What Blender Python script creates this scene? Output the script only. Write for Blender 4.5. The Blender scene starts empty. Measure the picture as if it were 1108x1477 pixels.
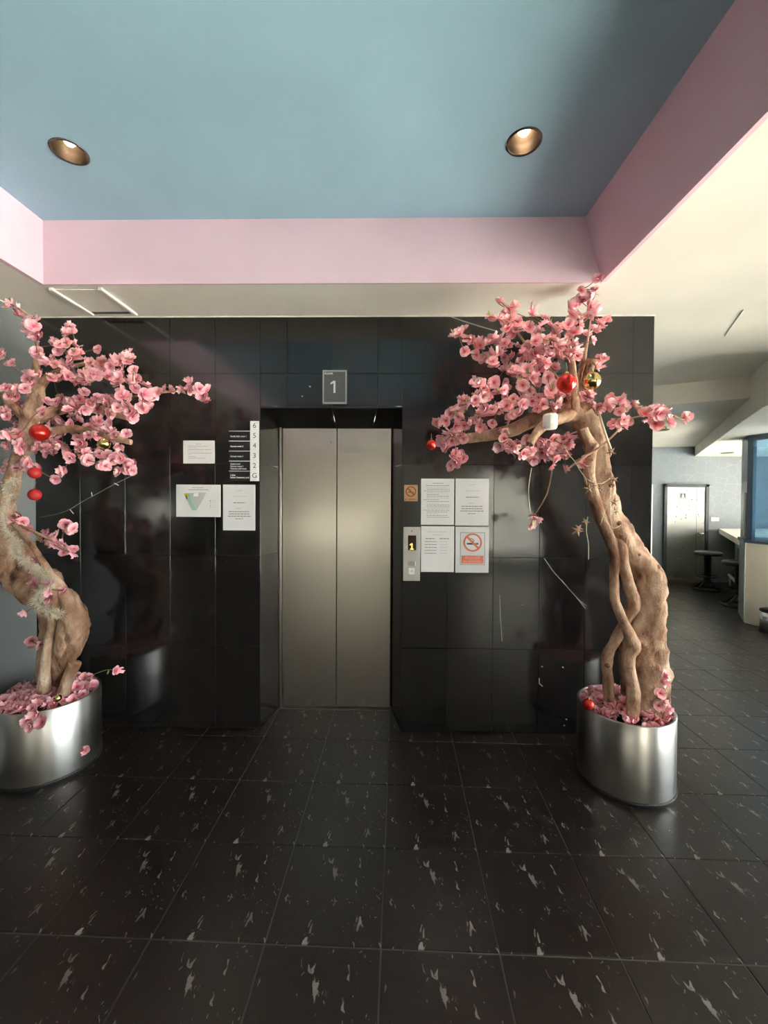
import bpy, bmesh, math, random
from mathutils import Vector, Matrix, noise
random.seed(7)
S = bpy.context.scene
COL = S.collection

# ------------------------------------------------------------------ camera
FPX, CAMH = 593.85, 1.5326
YAW, PIT, ROL, PY = .01791, .01645, .00517, -10.58
fwd = Vector((-math.sin(YAW)*math.cos(PIT), math.cos(YAW)*math.cos(PIT), -math.sin(PIT)))
rgt = Vector((math.cos(YAW), math.sin(YAW), 0)); upv = rgt.cross(fwd)
RC = rgt*math.cos(ROL) + upv*math.sin(ROL); UC = -rgt*math.sin(ROL) + upv*math.cos(ROL)
CAMP = Vector((0, 0, CAMH))
cd = bpy.data.cameras.new('camera'); cam = bpy.data.objects.new('camera', cd); COL.objects.link(cam)
cd.sensor_fit = 'HORIZONTAL'; cd.sensor_width = 36; cd.lens = FPX*36/1108; cd.shift_y = PY/1108; cd.clip_start = .02
m = Matrix.Identity(4)
for i in range(3):
    m[i][0], m[i][1], m[i][2], m[i][3] = RC[i], UC[i], -fwd[i], CAMP[i]
cam.matrix_world = m
S.camera = cam

# ------------------------------------------------------------------ light
w = bpy.data.worlds.new('world'); S.world = w; w.use_nodes = True
bg = w.node_tree.nodes['Background']; bg.inputs[0].default_value = (.93, .97, 1, 1); bg.inputs[1].default_value = 2.6
sl = bpy.data.lights.new('sun', 'SUN'); sl.energy = 30.0; sl.angle = .02; sl.color = (1, .95, .86)
sun = bpy.data.objects.new('sun', sl); COL.objects.link(sun)
sun.rotation_euler = Vector((-.12, .3, -1)).to_track_quat('-Z', 'Y').to_euler()   # high midday sun on the paving outside
S.view_settings.view_transform = 'Standard'; S.view_settings.look = 'None'
S.view_settings.exposure = 2.05; S.view_settings.gamma = 1
S.view_settings.use_curve_mapping = False
S.cycles.max_bounces = 8; S.cycles.diffuse_bounces = 5; S.cycles.glossy_bounces = 5
S.cycles.transparent_max_bounces = 12; S.cycles.sample_clamp_indirect = 6
S.cycles.use_denoising = True

# ------------------------------------------------------------------ helpers
def ray(a, b): return RC*((a-554)/FPX) - UC*((b-738.5-PY)/FPX) + fwd
def atY(a, b, Y): d = ray(a, b); return CAMP + d*(Y/d.y)
def atZ(a, b, Z): d = ray(a, b); return CAMP + d*((Z-CAMH)/d.z)

def link(o, parent=None):
    COL.objects.link(o)
    if parent: o.parent = parent
    return o
def tag(o, label=None, cat=None, group=None, kind=None):
    if label: o['label'] = label
    if cat: o['category'] = cat
    if group: o['group'] = group
    if kind: o['kind'] = kind
    return o
def empty(name, loc=(0, 0, 0), label=None, cat=None, group=None, kind=None, rz=0):
    o = bpy.data.objects.new(name, None); o.empty_display_size = .05; link(o)
    o.location = loc; o.rotation_euler.z = rz
    bpy.context.view_layer.update()
    return tag(o, label, cat, group, kind)

class MB:
    """collects shapes for one mesh"""
    def __init__(s): s.bm = bmesh.new()
    def box(s, lo, hi, bev=0):
        r = bmesh.ops.create_cube(s.bm, size=1)
        lo, hi = Vector(lo), Vector(hi)
        for v in r['verts']:
            v.co = Vector((lo[k] + (v.co[k]+.5)*(hi[k]-lo[k]) for k in range(3)))
        if bev:
            es = list({e for v in r['verts'] for e in v.link_edges})
            bmesh.ops.bevel(s.bm, geom=es, offset=bev, segments=1, affect='EDGES')
        return s
    def poly(s, pts, flip=False):
        vs = [s.bm.verts.new(p) for p in pts]
        if flip: vs.reverse()
        s.bm.faces.new(vs); return s
    def prism(s, pts, z0, z1):
        n = len(pts)
        a = [s.bm.verts.new((p[0], p[1], z0)) for p in pts]; b = [s.bm.verts.new((p[0], p[1], z1)) for p in pts]
        s.bm.faces.new(a[::-1]); s.bm.faces.new(b)
        for i in range(n): s.bm.faces.new((a[i], a[(i+1) % n], b[(i+1) % n], b[i]))
        return s
    def lathe(s, prof, c=(0, 0, 0), n=32, axis='Z', cap=False, smooth=True):
        c = Vector(c); rings = []
        for (r, z) in prof:
            ring = []
            for k in range(n):
                t = 2*math.pi*k/n
                p = Vector((r*math.cos(t), r*math.sin(t), z))
                if axis == 'Y': p = Vector((p.x, p.z, p.y))
                ring.append(s.bm.verts.new(c+p))
            rings.append(ring)
        for a, b in zip(rings, rings[1:]):
            for k in range(n):
                f = s.bm.faces.new((a[k], a[(k+1) % n], b[(k+1) % n], b[k])); f.smooth = smooth
        if cap:
            s.bm.faces.new(rings[0][::-1]); s.bm.faces.new(rings[-1])
        return s
    def tube(s, pts, rad, n=8, sub=1, bump=0, seed=0, cap=True, lobes=0):
        pts = [Vector(p) for p in pts]
        if not hasattr(rad, '__len__'): rad = [rad]*len(pts)
        P, Rr = [], []
        for i in range(len(pts)-1):
            p0, p1, p2, p3 = pts[max(i-1, 0)], pts[i], pts[i+1], pts[min(i+2, len(pts)-1)]
            for k in range(sub):
                t = k/sub
                P.append(.5*((2*p1)+(p2-p0)*t+(2*p0-5*p1+4*p2-p3)*t*t+(3*p1-p0-3*p2+p3)*t**3))
                tt = t*t*(3-2*t); Rr.append(rad[i]*(1-tt)+rad[i+1]*tt)
        P.append(pts[-1]); Rr.append(rad[-1])
        rings = []; ref = None
        for i, p in enumerate(P):
            d = (P[min(i+1, len(P)-1)]-P[max(i-1, 0)])
            if d.length < 1e-9: d = Vector((0, 0, 1))
            d.normalize()
            if ref is None:
                ref = Vector((1, 0, 0)) if abs(d.x) < .8 else Vector((0, 1, 0))
            ref = (ref-d*ref.dot(d)).normalized(); bi = d.cross(ref)
            ring = []
            for k in range(n):
                t = 2*math.pi*k/n
                q = ref*math.cos(t)+bi*math.sin(t)
                r = Rr[i]
                if lobes: r *= 1+.12*math.sin(lobes*t+i*.12+seed)
                if bump:
                    r *= 1+bump*noise.noise((p+q*Rr[i])*14+Vector((seed, seed, seed)))+bump*.6*noise.noise((p+q*Rr[i])*38)
                ring.append(s.bm.verts.new(p+q*r))
            rings.append(ring)
        for a, b in zip(rings, rings[1:]):
            for k in range(n):
                f = s.bm.faces.new((a[k], a[(k+1) % n], b[(k+1) % n], b[k])); f.smooth = True
        if cap:
            s.bm.faces.new(rings[0][::-1]); s.bm.faces.new(rings[-1])
        return s
    def ball(s, c, r, seg=24, rings=14, sc=(1, 1, 1)):
        res = bmesh.ops.create_uvsphere(s.bm, u_segments=seg, v_segments=rings, radius=r)
        for v in res['verts']:
            v.co = Vector((v.co.x*sc[0], v.co.y*sc[1], v.co.z*sc[2]))+Vector(c)
            for f in v.link_faces: f.smooth = True
        return s
    def mesh(s, name, mat):
        me = bpy.data.meshes.new(name)
        bmesh.ops.recalc_face_normals(s.bm, faces=s.bm.faces)
        s.bm.to_mesh(me); s.bm.free()
        for k in (mat if isinstance(mat, (list, tuple)) else [mat]): me.materials.append(k)
        return me
    def build(s, name, mat, parent=None, **kw):
        o = bpy.data.objects.new(name, s.mesh(name, mat)); link(o, parent)
        if parent:  # geometry is written in world space
            o.matrix_parent_inverse = parent.matrix_world.inverted()
        return tag(o, **kw)

# ------------------------------------------------------------------ materials
def mat(name, col=(.5, .5, .5), rough=.5, metal=0, spec=.5, emis=None, estr=0, coat=0):
    k = bpy.data.materials.new(name); k.use_nodes = True
    b = k.node_tree.nodes['Principled BSDF']
    b.inputs['Base Color'].default_value = (*col, 1); b.inputs['Roughness'].default_value = rough
    b.inputs['Metallic'].default_value = metal; b.inputs['Specular IOR Level'].default_value = spec
    b.inputs['Coat Weight'].default_value = coat
    if emis:
        b.inputs['Emission Color'].default_value = (*emis, 1); b.inputs['Emission Strength'].default_value = estr
    return k
def nodes(k): return k.node_tree.nodes, k.node_tree.links, k.node_tree.nodes['Principled BSDF']
def coords(k, kind='Object', scale=(1, 1, 1)):
    n, l, b = nodes(k)
    t = n.new('ShaderNodeTexCoord'); mp = n.new('ShaderNodeMapping'); mp.inputs['Scale'].default_value = scale
    l.new(t.outputs[kind], mp.inputs[0]); return mp.outputs[0]
def noisetex(k, vec, scale, detail=4, rough=.5, dist=0):
    n, l, b = nodes(k)
    t = n.new('ShaderNodeTexNoise'); t.inputs['Scale'].default_value = scale; t.inputs['Detail'].default_value = detail
    t.inputs['Roughness'].default_value = rough; t.inputs['Distortion'].default_value = dist
    l.new(vec, t.inputs['Vector']); return t.outputs['Fac']
def ramp(k, fac, stops, interp='LINEAR'):
    n, l, b = nodes(k)
    r = n.new('ShaderNodeValToRGB'); r.color_ramp.interpolation = interp
    while len(r.color_ramp.elements) < len(stops): r.color_ramp.elements.new(.5)
    for e, (p, c) in zip(r.color_ramp.elements, stops):
        e.position = p; e.color = (*c, 1) if hasattr(c, '__len__') else (c, c, c, 1)
    l.new(fac, r.inputs[0]); return r.outputs[0]
def bump(k, fac, strength, dist=.002):
    n, l, b = nodes(k)
    u = n.new('ShaderNodeBump'); u.inputs['Strength'].default_value = strength; u.inputs['Distance'].default_value = dist
    l.new(fac, u.inputs['Height']); l.new(u.outputs[0], b.inputs['Normal'])
def mixc(k, fac, a, c, mode='MIX'):
    n, l, b = nodes(k)
    x = n.new('ShaderNodeMix'); x.data_type = 'RGBA'; x.blend_type = mode
    for i, v in ((0, fac), (6, a), (7, c)):
        if hasattr(v, 'is_linked'): l.new(v, x.inputs[i])
        elif hasattr(v, '__len__'): x.inputs[i].default_value = (*v, 1)
        else: x.inputs[i].default_value = v
    return x.outputs[2]
def mathn(k, op, a, c=0):
    n, l, b = nodes(k)
    x = n.new('ShaderNodeMath'); x.operation = op
    for i, v in ((0, a), (1, c)):
        if hasattr(v, 'is_linked'): l.new(v, x.inputs[i])
        else: x.inputs[i].default_value = v
    return x.outputs[0]
def srgb(r, g, b): return tuple(((c/255+.055)/1.055)**2.4 if c > 10 else c/255/12.92 for c in (r, g, b))

def paint(name, col, rough=.75, mott=.06):
    k = mat(name, col, rough, spec=.25); n, l, b = nodes(k)
    v = coords(k); f = noisetex(k, v, 1.7, 5)
    c = ramp(k, f, [(.3, [x*(1-mott) for x in col]), (.7, [min(1, x*(1+mott)) for x in col])])
    l.new(c, b.inputs['Base Color']); bump(k, noisetex(k, v, 160, 2), .08, .001); return k
M = {}
M['blue'] = paint('blue_ceiling_paint', srgb(158, 192, 208))
M['pink'] = paint('pink_paint', srgb(222, 192, 203))
M['white'] = paint('white_paint', srgb(232, 226, 214))
M['grey'] = paint('grey_wall_paint', srgb(128, 131, 132))
M['dim'] = paint('lobby_wall_paint', srgb(104, 100, 96))
M['render'] = paint('outside_paving', (.60, .58, .55))

# wallpaper with faint leaf lines
k = M['paper_wall'] = mat('leaf_wallpaper', (.3, .32, .35), .7, spec=.3); n, l, b = nodes(k)
v = coords(k, scale=(1, 1, 1)); t = n.new('ShaderNodeTexVoronoi'); t.feature = 'DISTANCE_TO_EDGE'; t.inputs['Scale'].default_value = 5.5
l.new(v, t.inputs['Vector'])
c = ramp(k, t.outputs['Distance'], [(.0, srgb(164, 167, 170)), (.03, srgb(148, 151, 155))])
l.new(c, b.inputs['Base Color'])

# polished black granite wall tile
k = M['granite'] = mat('black_granite', (.012, .011, .011), .13, spec=.75); n, l, b = nodes(k)
v = coords(k, 'Object'); oi = n.new('ShaderNodeObjectInfo')
f = noisetex(k, v, 9, 6, .6)
c = ramp(k, f, [(.35, (.006, .0055, .006)), (.75, (.02, .018, .017))])
tint = ramp(k, oi.outputs['Random'], [(0, (.7, .7, .75)), (1, (1.5, 1.42, 1.35))])
c = mixc(k, 1.0, c, tint, 'MULTIPLY')
sp = ramp(k, noisetex(k, v, 75, 1), [(.80, 0), (.83, .35)])
c = mixc(k, sp, c, (.35, .34, .33))
l.new(c, b.inputs['Base Color'])
l.new(ramp(k, noisetex(k, v, 2.2, 3, .5), [(.3, .125), (.75, .145)]), b.inputs['Roughness'])
M['grout'] = mat('tile_joint', (.10, .095, .09), .8)
M['grout_floor'] = mat('floor_joint', (.1, .092, .085), .75)
M['crack'] = mat('pale_crack', (.45, .43, .41), .7)

# dark floor tile with printed pale squiggles, the same print on every tile
k = M['floor'] = mat('dark_floor_tile', (.014, .011, .010), .25, spec=.7); n, l, b = nodes(k)
uvn = n.new('ShaderNodeUVMap'); uvn.uv_map = 'UVMap'
mp = n.new('ShaderNodeMapping'); mp.inputs['Scale'].default_value = (1, .5, 1); l.new(uvn.outputs[0], mp.inputs[0])
uvo = mp.outputs[0]
f1 = noisetex(k, uvo, 16, 2.6, .62, .9)
f2 = noisetex(k, uvo, 4.3, 1, .5)
th = mathn(k, 'ADD', f1, mathn(k, 'MULTIPLY', mathn(k, 'SUBTRACT', f2, .5), .42))
fl = ramp(k, th, [(.645, 0), (.675, 1)])
f3 = noisetex(k, uvo, 2.3, 0)
fc = ramp(k, f3, [(.42, (.24, .215, .19)), (.58, (.16, .14, .125)), (.66, (.30, .16, .09))])
base = ramp(k, noisetex(k, coords(k, 'Generated', (3, 3, 3)), 4, 5), [(.3, (.0085, .0055, .005)), (.7, (.014, .0095, .0082))])
l.new(mixc(k, fl, base, fc), b.inputs['Base Color'])
tc = n.new('ShaderNodeTexCoord')
geo = n.new('ShaderNodeNewGeometry')
wn = n.new('ShaderNodeTexNoise'); wn.inputs['Scale'].default_value = 1.3; wn.inputs['Detail'].default_value = 1; l.new(geo.outputs['Position'], wn.inputs['Vector'])
l.new(ramp(k, wn.outputs['Fac'], [(.3, .30), (.7, .33)]), b.inputs['Roughness'])

# brushed steel
def steel(name, col, rough, sc, amt=.08, an=0):
    k = mat(name, col, rough, 1); n, l, b = nodes(k)
    v = coords(k, 'Object', sc); f = noisetex(k, v, 6, 3)
    l.new(ramp(k, f, [(.3, max(.04, rough-amt)), (.7, rough+amt)]), b.inputs['Roughness'])
    b.inputs['Anisotropic'].default_value = an
    return k
M['door_steel'] = steel('brushed_door_steel', (.66, .61, .55), .25, (120, 120, 1), .006)
M['pot_steel'] = steel('planter_steel', (.47, .455, .435), .29, (2, 2, 4), .004)
M['plate'] = mat('call_plate_steel', (.50, .48, .46), .5, .55)
M['chrome'] = mat('chrome', (.8, .8, .8), .12, 1)
M['darkrubber'] = mat('black_rubber', (.012, .012, .012), .5)
M['paper'] = mat('white_paper', (.78, .77, .78), .45, spec=.4, coat=.25)
M['ink'] = mat('grey_print', (.30, .30, .32), .6)
M['ink_dark'] = mat('dark_print', (.05, .05, .06), .6)
M['ink_faint'] = mat('faint_print', (.55, .54, .56), .6)
M['signgrey'] = mat('charcoal_sign', srgb(92, 92, 93), .45)
M['signwhite'] = mat('sign_white', (.85, .85, .84), .4)
M['signblack'] = mat('sign_black', (.012, .012, .013), .35)
M['red_print'] = mat('orange_red_print', srgb(226, 120, 96), .5)
M['red_bar'] = mat('salmon_bar', srgb(232, 132, 110), .5)
M['wood_sign'] = mat('tan_sign_plate', srgb(188, 150, 108), .4)
M['wood_print'] = mat('brown_red_print', srgb(140, 62, 36), .5)
M['map_grey'] = mat('map_grey', srgb(186, 190, 192), .6); M['map_green'] = mat('map_green', srgb(160, 200, 180), .6)
M['map_yellow'] = mat('map_yellow', srgb(216, 196, 70), .6); M['map_dark'] = mat('map_dark', srgb(90, 86, 60), .6)
M['led'] = mat('led_digit', (1, .25, .03), .5, emis=(1, .22, .03), estr=2.6)
M['screen'] = mat('display_window', (.02, .004, .004), .15)
M['bulb'] = mat('lamp_glow', (1, .9, .7), .5, emis=(1, .82, .55), estr=7)
M['bronze'] = mat('bronze_reflector', (.11, .08, .06), .32, .9)
M['rim'] = mat('dark_rim', (.10, .085, .075), .4, .6)
M['winframe'] = mat('dark_window_frame', (.06, .065, .07), .5)
k = M['pane'] = bpy.data.materials.new('window_glass'); k.use_nodes = True
nt = k.node_tree; nt.nodes.clear(); o_ = nt.nodes.new('ShaderNodeOutputMaterial'); tr = nt.nodes.new('ShaderNodeBsdfTransparent'); gl = nt.nodes.new('ShaderNodeBsdfGlossy')
tr.inputs[0].default_value = (.93, .96, .95, 1); gl.inputs['Roughness'].default_value = .02
mx = nt.nodes.new('ShaderNodeMixShader'); fr = nt.nodes.new('ShaderNodeFresnel'); nt.links.new(fr.outputs[0], mx.inputs[0])
nt.links.new(tr.outputs[0], mx.inputs[1]); nt.links.new(gl.outputs[0], mx.inputs[2]); nt.links.new(mx.outputs[0], o_.inputs[0])
k = M['blueglass'] = bpy.data.materials.new('blue_tinted_glass'); k.use_nodes = True
nt = k.node_tree; nt.nodes.clear(); o_ = nt.nodes.new('ShaderNodeOutputMaterial'); tr = nt.nodes.new('ShaderNodeBsdfTransparent'); gl = nt.nodes.new('ShaderNodeBsdfGlossy')
tr.inputs[0].default_value = (.55, .74, .88, 1); gl.inputs['Roughness'].default_value = .03; gl.inputs[0].default_value = (.75, .88, 1, 1)
mx = nt.nodes.new('ShaderNodeMixShader'); mx.inputs[0].default_value = .22
nt.links.new(tr.outputs[0], mx.inputs[1]); nt.links.new(gl.outputs[0], mx.inputs[2]); nt.links.new(mx.outputs[0], o_.inputs[0])
M['slate'] = mat('slate_frame', srgb(74, 86, 98), .4)
M['counter'] = paint('counter_cream', srgb(226, 214, 196), .45)
M['counter_grey'] = paint('counter_grey', srgb(150, 158, 156), .5)
M['stool'] = mat('black_stool_metal', (.018, .02, .021), .38); M['stool_seat'] = mat('stool_vinyl', (.03, .032, .034), .42)
M['restroom'] = steel('restroom_door_steel', (.78, .76, .70), .32, (3, 3, 3), .05)
M['frame_dark'] = mat('door_frame_grey', srgb(78, 80, 82), .5)
M['switch'] = mat('switch_plastic', (.72, .70, .66), .4)
M['alu'] = mat('white_aluminium', (.8, .8, .78), .4)

# bark
k = M['bark'] = mat('dry_bark', (.4, .27, .17), .75, spec=.2); n, l, b = nodes(k)
v = coords(k, 'Object', (1, 1, .55)); f = noisetex(k, v, 13, 7, .62, .4)
c = ramp(k, f, [(.31, srgb(84, 58, 46)), (.43, srgb(168, 128, 104)), (.58, srgb(208, 174, 148)), (.74, srgb(232, 208, 188))])
f2 = noisetex(k, v, 5, 3, .5)
c = mixc(k, ramp(k, f2, [(.56, 0), (.68, .7)]), c, srgb(134, 94, 70))
l.new(c, b.inputs['Base Color']); bump(k, noisetex(k, v, 34, 8, .7), 1.0, .02)
M['knot'] = mat('dark_knot', srgb(128, 88, 64), .8)
k = M['twig'] = mat('twig_brown', srgb(128, 98, 74), .75)
# blossom petals: deep rose heart, pale edge
def petal(name, heart, mid, edge):
    k = mat(name, mid, .65, spec=.2); n, l, b = nodes(k)
    u = n.new('ShaderNodeUVMap'); u.uv_map = 'UVMap'; sx = n.new('ShaderNodeSeparateXYZ'); l.new(u.outputs[0], sx.inputs[0])
    oi = n.new('ShaderNodeObjectInfo')
    c = ramp(k, sx.outputs[0], [(.08, heart), (.42, mid), (.9, edge)])
    t = ramp(k, oi.outputs['Random'], [(0, (.86, .82, .84)), (1, (1.1, 1.06, 1.06))])
    l.new(mixc(k, 1.0, c, t, 'MULTIPLY'), b.inputs['Base Color'])
    b.inputs['Subsurface Weight'].default_value = 0
    return k
M['petal'] = petal('pink_petal', srgb(210, 64, 86), srgb(246, 164, 174), srgb(255, 220, 222))
M['petal_l'] = petal('rose_petal', srgb(200, 80, 106), srgb(234, 154, 168), srgb(250, 206, 210))
M['leaf'] = mat('leaf_green', srgb(138, 172, 96), .6)
M['stamen'] = mat('stamen', srgb(226, 120, 110), .6)
M['red_ball'] = mat('red_glossy', (.62, .02, .012), .12, .55, coat=.5)
M['gold_ball'] = mat('gold_glossy', (.75, .58, .22), .16, 1)
M['red_matt'] = mat('red_glitter', (.45, .02, .02), .5)
M['tinsel'] = mat('pale_tinsel', (.70, .62, .50), .35, .3)
M['star'] = mat('dried_star', srgb(172, 142, 116), .7)
M['twine'] = mat('pale_twine', srgb(222, 206, 180), .7)
M['wire'] = mat('clear_wire', (.30, .32, .31), .4)
M['lampclear'] = mat('clear_bulb', (.7, .7, .68), .15)
M['white_wax'] = mat('white_block', (.78, .75, .70), .6)
M['ground_out'] = M['render']

# ------------------------------------------------------------------ dimensions
D = 2.677; H = 2.706; HC = 3.056; YF = 2.266
XL, XRT, XRB = -1.935, 1.036, 1.130     # sides of the ceiling recess
XW, XE = -2.35, 1.672                    # left corner and free right end of the tiled wall
BACK, LEFT, RX = -4.5, -6.5, 3.75        # lobby limits behind the camera
FARY, FARX, HB, HL = 7.72, 7.5, 2.33, 2.50

# ------------------------------------------------------------------ floor
fl = MB().box((LEFT-.1, BACK-.1, -.12), (RX, 3.2, -.004)).box((LEFT-.1, 3.2, -.12), (FARX+.1, FARY+.1, -.004)).build('floor', M['grout_floor'], kind='structure')
P = .4; X0, Y0, ROT = -.0263, 1.3767, -.01701
def tilemesh(name, centers, gapx=.0035, gapy=.0035):
    bm = bmesh.new(); uv = bm.loops.layers.uv.new('UVMap'); h = P/2; ca, sa = math.cos(ROT), math.sin(ROT)
    for (cx, cy) in centers:
        vs = []
        for (z, i) in ((0, .0012), (-.0012, 0), (-.006, 0)):
            for sx, sy in ((-1, -1), (1, -1), (1, 1), (-1, 1)):
                a, b_ = sx*(h-gapx/2-i), sy*(h-gapy/2-i)
                vs.append((bm.verts.new((cx+a*ca-b_*sa, cy+a*sa+b_*ca, z)), (.5+a/P, .5+b_/P)))
        fs = [(0, 1, 2, 3)]+[(4*r+4+q, 4*r+4+(q+1) % 4, 4*r+(q+1) % 4, 4*r+q) for r in (0, 1) for q in range(4)]
        for f in fs:
            g = bm.faces.new([vs[q][0] for q in f])
            for lp, q in zip(g.loops, f): lp[uv].uv = vs[q][1]
    me = bpy.data.meshes.new(name); bm.to_mesh(me); bm.free(); me.materials.append(M['floor']); return me
one = tilemesh('floor_tile', [(0, 0)]); wide = tilemesh('floor_tile_wide_joint', [(0, 0)], .005, .009)
near, rest = [], []
ca, sa = math.cos(ROT), math.sin(ROT)
def pix(p):
    d = Vector(p)-CAMP; c = d.dot(fwd)
    return (554+FPX*d.dot(RC)/c, 738.5+PY-FPX*d.dot(UC)/c) if c > .05 else (-9999, -9999)
for i in range(-17, 22):
    for j in range(-16, 17):
        a, b_ = (i+.5)*P, (j+.5)*P
        x, y = X0+a*ca-b_*sa, Y0+a*sa+b_*ca
        if not (LEFT < x < FARX and BACK < y < FARY): continue
        if y < 3.2 and x > RX-.1: continue
        u, v_ = pix((x, y, 0))
        if y > D+.3 and x < XE-.25: rest.append((x, y)); continue
        if -160 < u < 1268 and v_ < 1680 and y < 6.0 and y > .3: near.append((j, x, y))
        else: rest.append((x, y))
near = sorted(near, key=lambda t: t[2])
for (j, x, y) in near[290:]: rest.append((x, y))
for (j, x, y) in near[:290]:
    o = bpy.data.objects.new('floor_tile', wide if j in (-1,) else one); link(o, fl)
    o.location = (x, y, 0)
o = bpy.data.objects.new('floor_tiles_beyond', tilemesh('floor_tiles_beyond', rest)); link(o, fl); o['kind'] = 'stuff'

# ------------------------------------------------------------------ tiled back wall with splayed lift opening
OX0, OX1, OZ = -.857, .067, 2.125       # opening at the wall face
DX0, DX1, DZ, DY = -.803, .001, 2.036, 2.955
wb = MB()
wb.box((XW-.1, D+.012, 0), (OX0-.004, D+.33, H)).box((OX1+.004, D+.012, 0), (XE-.012, D+.33, H)).box((OX0-.004, D+.012, OZ+.004), (OX1+.004, D+.33, H))
wall = wb.build('wall_back', M['grout'], kind='structure')
rows = [0.004, .553, 1.150, 1.750, 2.337, H-.003]
colsL = [XW, -2.05, -1.75, -1.452, -1.153, OX0]
colsR = [OX1, .366, .663, .960, 1.256, 1.542, XE]
colsT = [OX0, -.683, -.390, -.095, OX1]
def panel(x0, x1, z0, z1):
    g = .0012
    hx, hz = (x1-x0)/2-g, (z1-z0)/2-g
    me = MB().box((-hx, -.006, -hz), (hx, .008, hz), .0006).mesh('wall_tile', M['granite'])
    o = bpy.data.objects.new('wall_tile', me); link(o, wall)
    o.location = ((x0+x1)/2, D+.006+random.uniform(-.0006, .0006), (z0+z1)/2)
    o.rotation_euler = (random.gauss(0, .0022), 0, random.gauss(0, .0022))
for cs in (colsL, colsR):
    for x0, x1 in zip(cs, cs[1:]):
        for z0, z1 in zip(rows, rows[1:]): panel(x0, x1, z0, z1)
for x0, x1 in zip(colsT, colsT[1:]):
    panel(x0, x1, OZ, 2.337); panel(x0, x1, 2.337, rows[-1])
# end face and splayed reveal slabs
MB().box((XE-.012, D+.0, .004), (XE, D+.33, H-.003)).build('end_tile', M['granite'], wall)
def slab(name, q, t):
    q = [Vector(p) for p in q]; nrm = (q[1]-q[0]).cross(q[3]-q[0]).normalized()*t
    mb = MB(); a = [mb.bm.verts.new(p) for p in q]; b_ = [mb.bm.verts.new(p+nrm) for p in q]
    mb.bm.faces.new(a); mb.bm.faces.new(b_[::-1])
    for i in range(4): mb.bm.faces.new((a[i], a[(i+1) % 4], b_[(i+1) % 4], b_[i]))
    return mb.build(name, M['granite'], wall)
zs = [0.004, .553, 1.150, 1.750, None]
for side in (0, 1):
    xa, xb = (OX0, DX0) if side == 0 else (OX1, DX1)
    for k_ in range(4):
        z0, z1 = zs[k_], zs[k_+1]
        g = .001
        za0 = zb0 = z0+g
        if z1 is None: za1, zb1 = OZ-g, DZ-g
        else: za1 = zb1 = z1-g
        slab('reveal_tile', [(xa, D+.002, za0), (xb, DY+.02, zb0), (xb, DY+.02, zb1), (xa, D+.002, za1)], -.012 if side == 0 else .012)
for x0, x1 in zip(colsT, colsT[1:]):
    f = lambda x: DX0+(x-OX0)/(OX1-OX0)*(DX1-DX0)
    slab('lintel_tile', [(x0+.001, D+.002, OZ), (x1-.001, D+.002, OZ), (f(x1)-.001, DY+.02, DZ), (f(x0)+.001, DY+.02, DZ)], -.012)
# pale cracks and scratches in the stone
def crack(pts, wd=.0013):
    mb = MB()
    pts = [atY(a, b_, D-.0012) for a, b_ in pts]
    for a, b_ in zip(pts, pts[1:]):
        d = (b_-a).normalized(); nn = Vector((-d.z, 0, d.x))*wd
        mb.poly([a-nn, b_-nn, b_+nn, a+nn])
    mb.build('crack', M['crack'], wall)
crack([(651, 457), (668, 463), (690, 470), (714, 477)], .0032)
crack([(785, 805), (798, 824), (815, 843), (832, 862), (845, 878)], .0014); crack([(810, 836), (822, 851), (836, 866), (846, 874)], .0012)
crack([(721, 858), (722, 890), (725, 934)], .0016)
crack([(778, 978), (778, 986), (783, 990)], .003)
# chipped speck marks low on the wall
for (a, b_) in ((812, 962), (817, 1037), (814, 1046), (782, 961), (754, 872), (447, 557), (436, 571)):
    crack([(a-1, b_), (a+1.2, b_+1)], .0035)

# ------------------------------------------------------------------ lift doors
lift = empty('door_1', ((DX0+DX1)/2, DY, 0), 'brushed steel lift door of two sliding panels in black stone wall', 'door', kind='structure')
SEAM = -.393
MB().box((DX0+.018, DY+.003, .012), (SEAM-.0025, DY+.035, DZ-.004), .002).build('door_panel', M['door_steel'], lift)
MB().box((SEAM+.0025, DY+.003, .012), (DX1-.004, DY+.035, DZ-.004), .002).build('door_panel', M['door_steel'], lift)
MB().box((DX0-.004, DY-.012, 0), (DX0+.014, DY+.05, DZ-.001), .002).build('door_jamb', M['door_steel'], lift)
MB().box((DX0-.03, DY+.04, 0), (DX1+.03, DY+.06, DZ+.05)).build('shaft_gap', M['signblack'], lift)
MB().box((DX0-.002, DY-.02, -.003), (DX1+.002, DY+.05, .006), .001).build('threshold', mat('threshold_steel', (.16, .15, .14), .4, .8), lift)
# scuff mark
MB().box((-.44, DY+.0015, 1.925), (-.433, DY+.004, 1.94)).build('scuff_mark', M['ink_faint'], lift)

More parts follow.
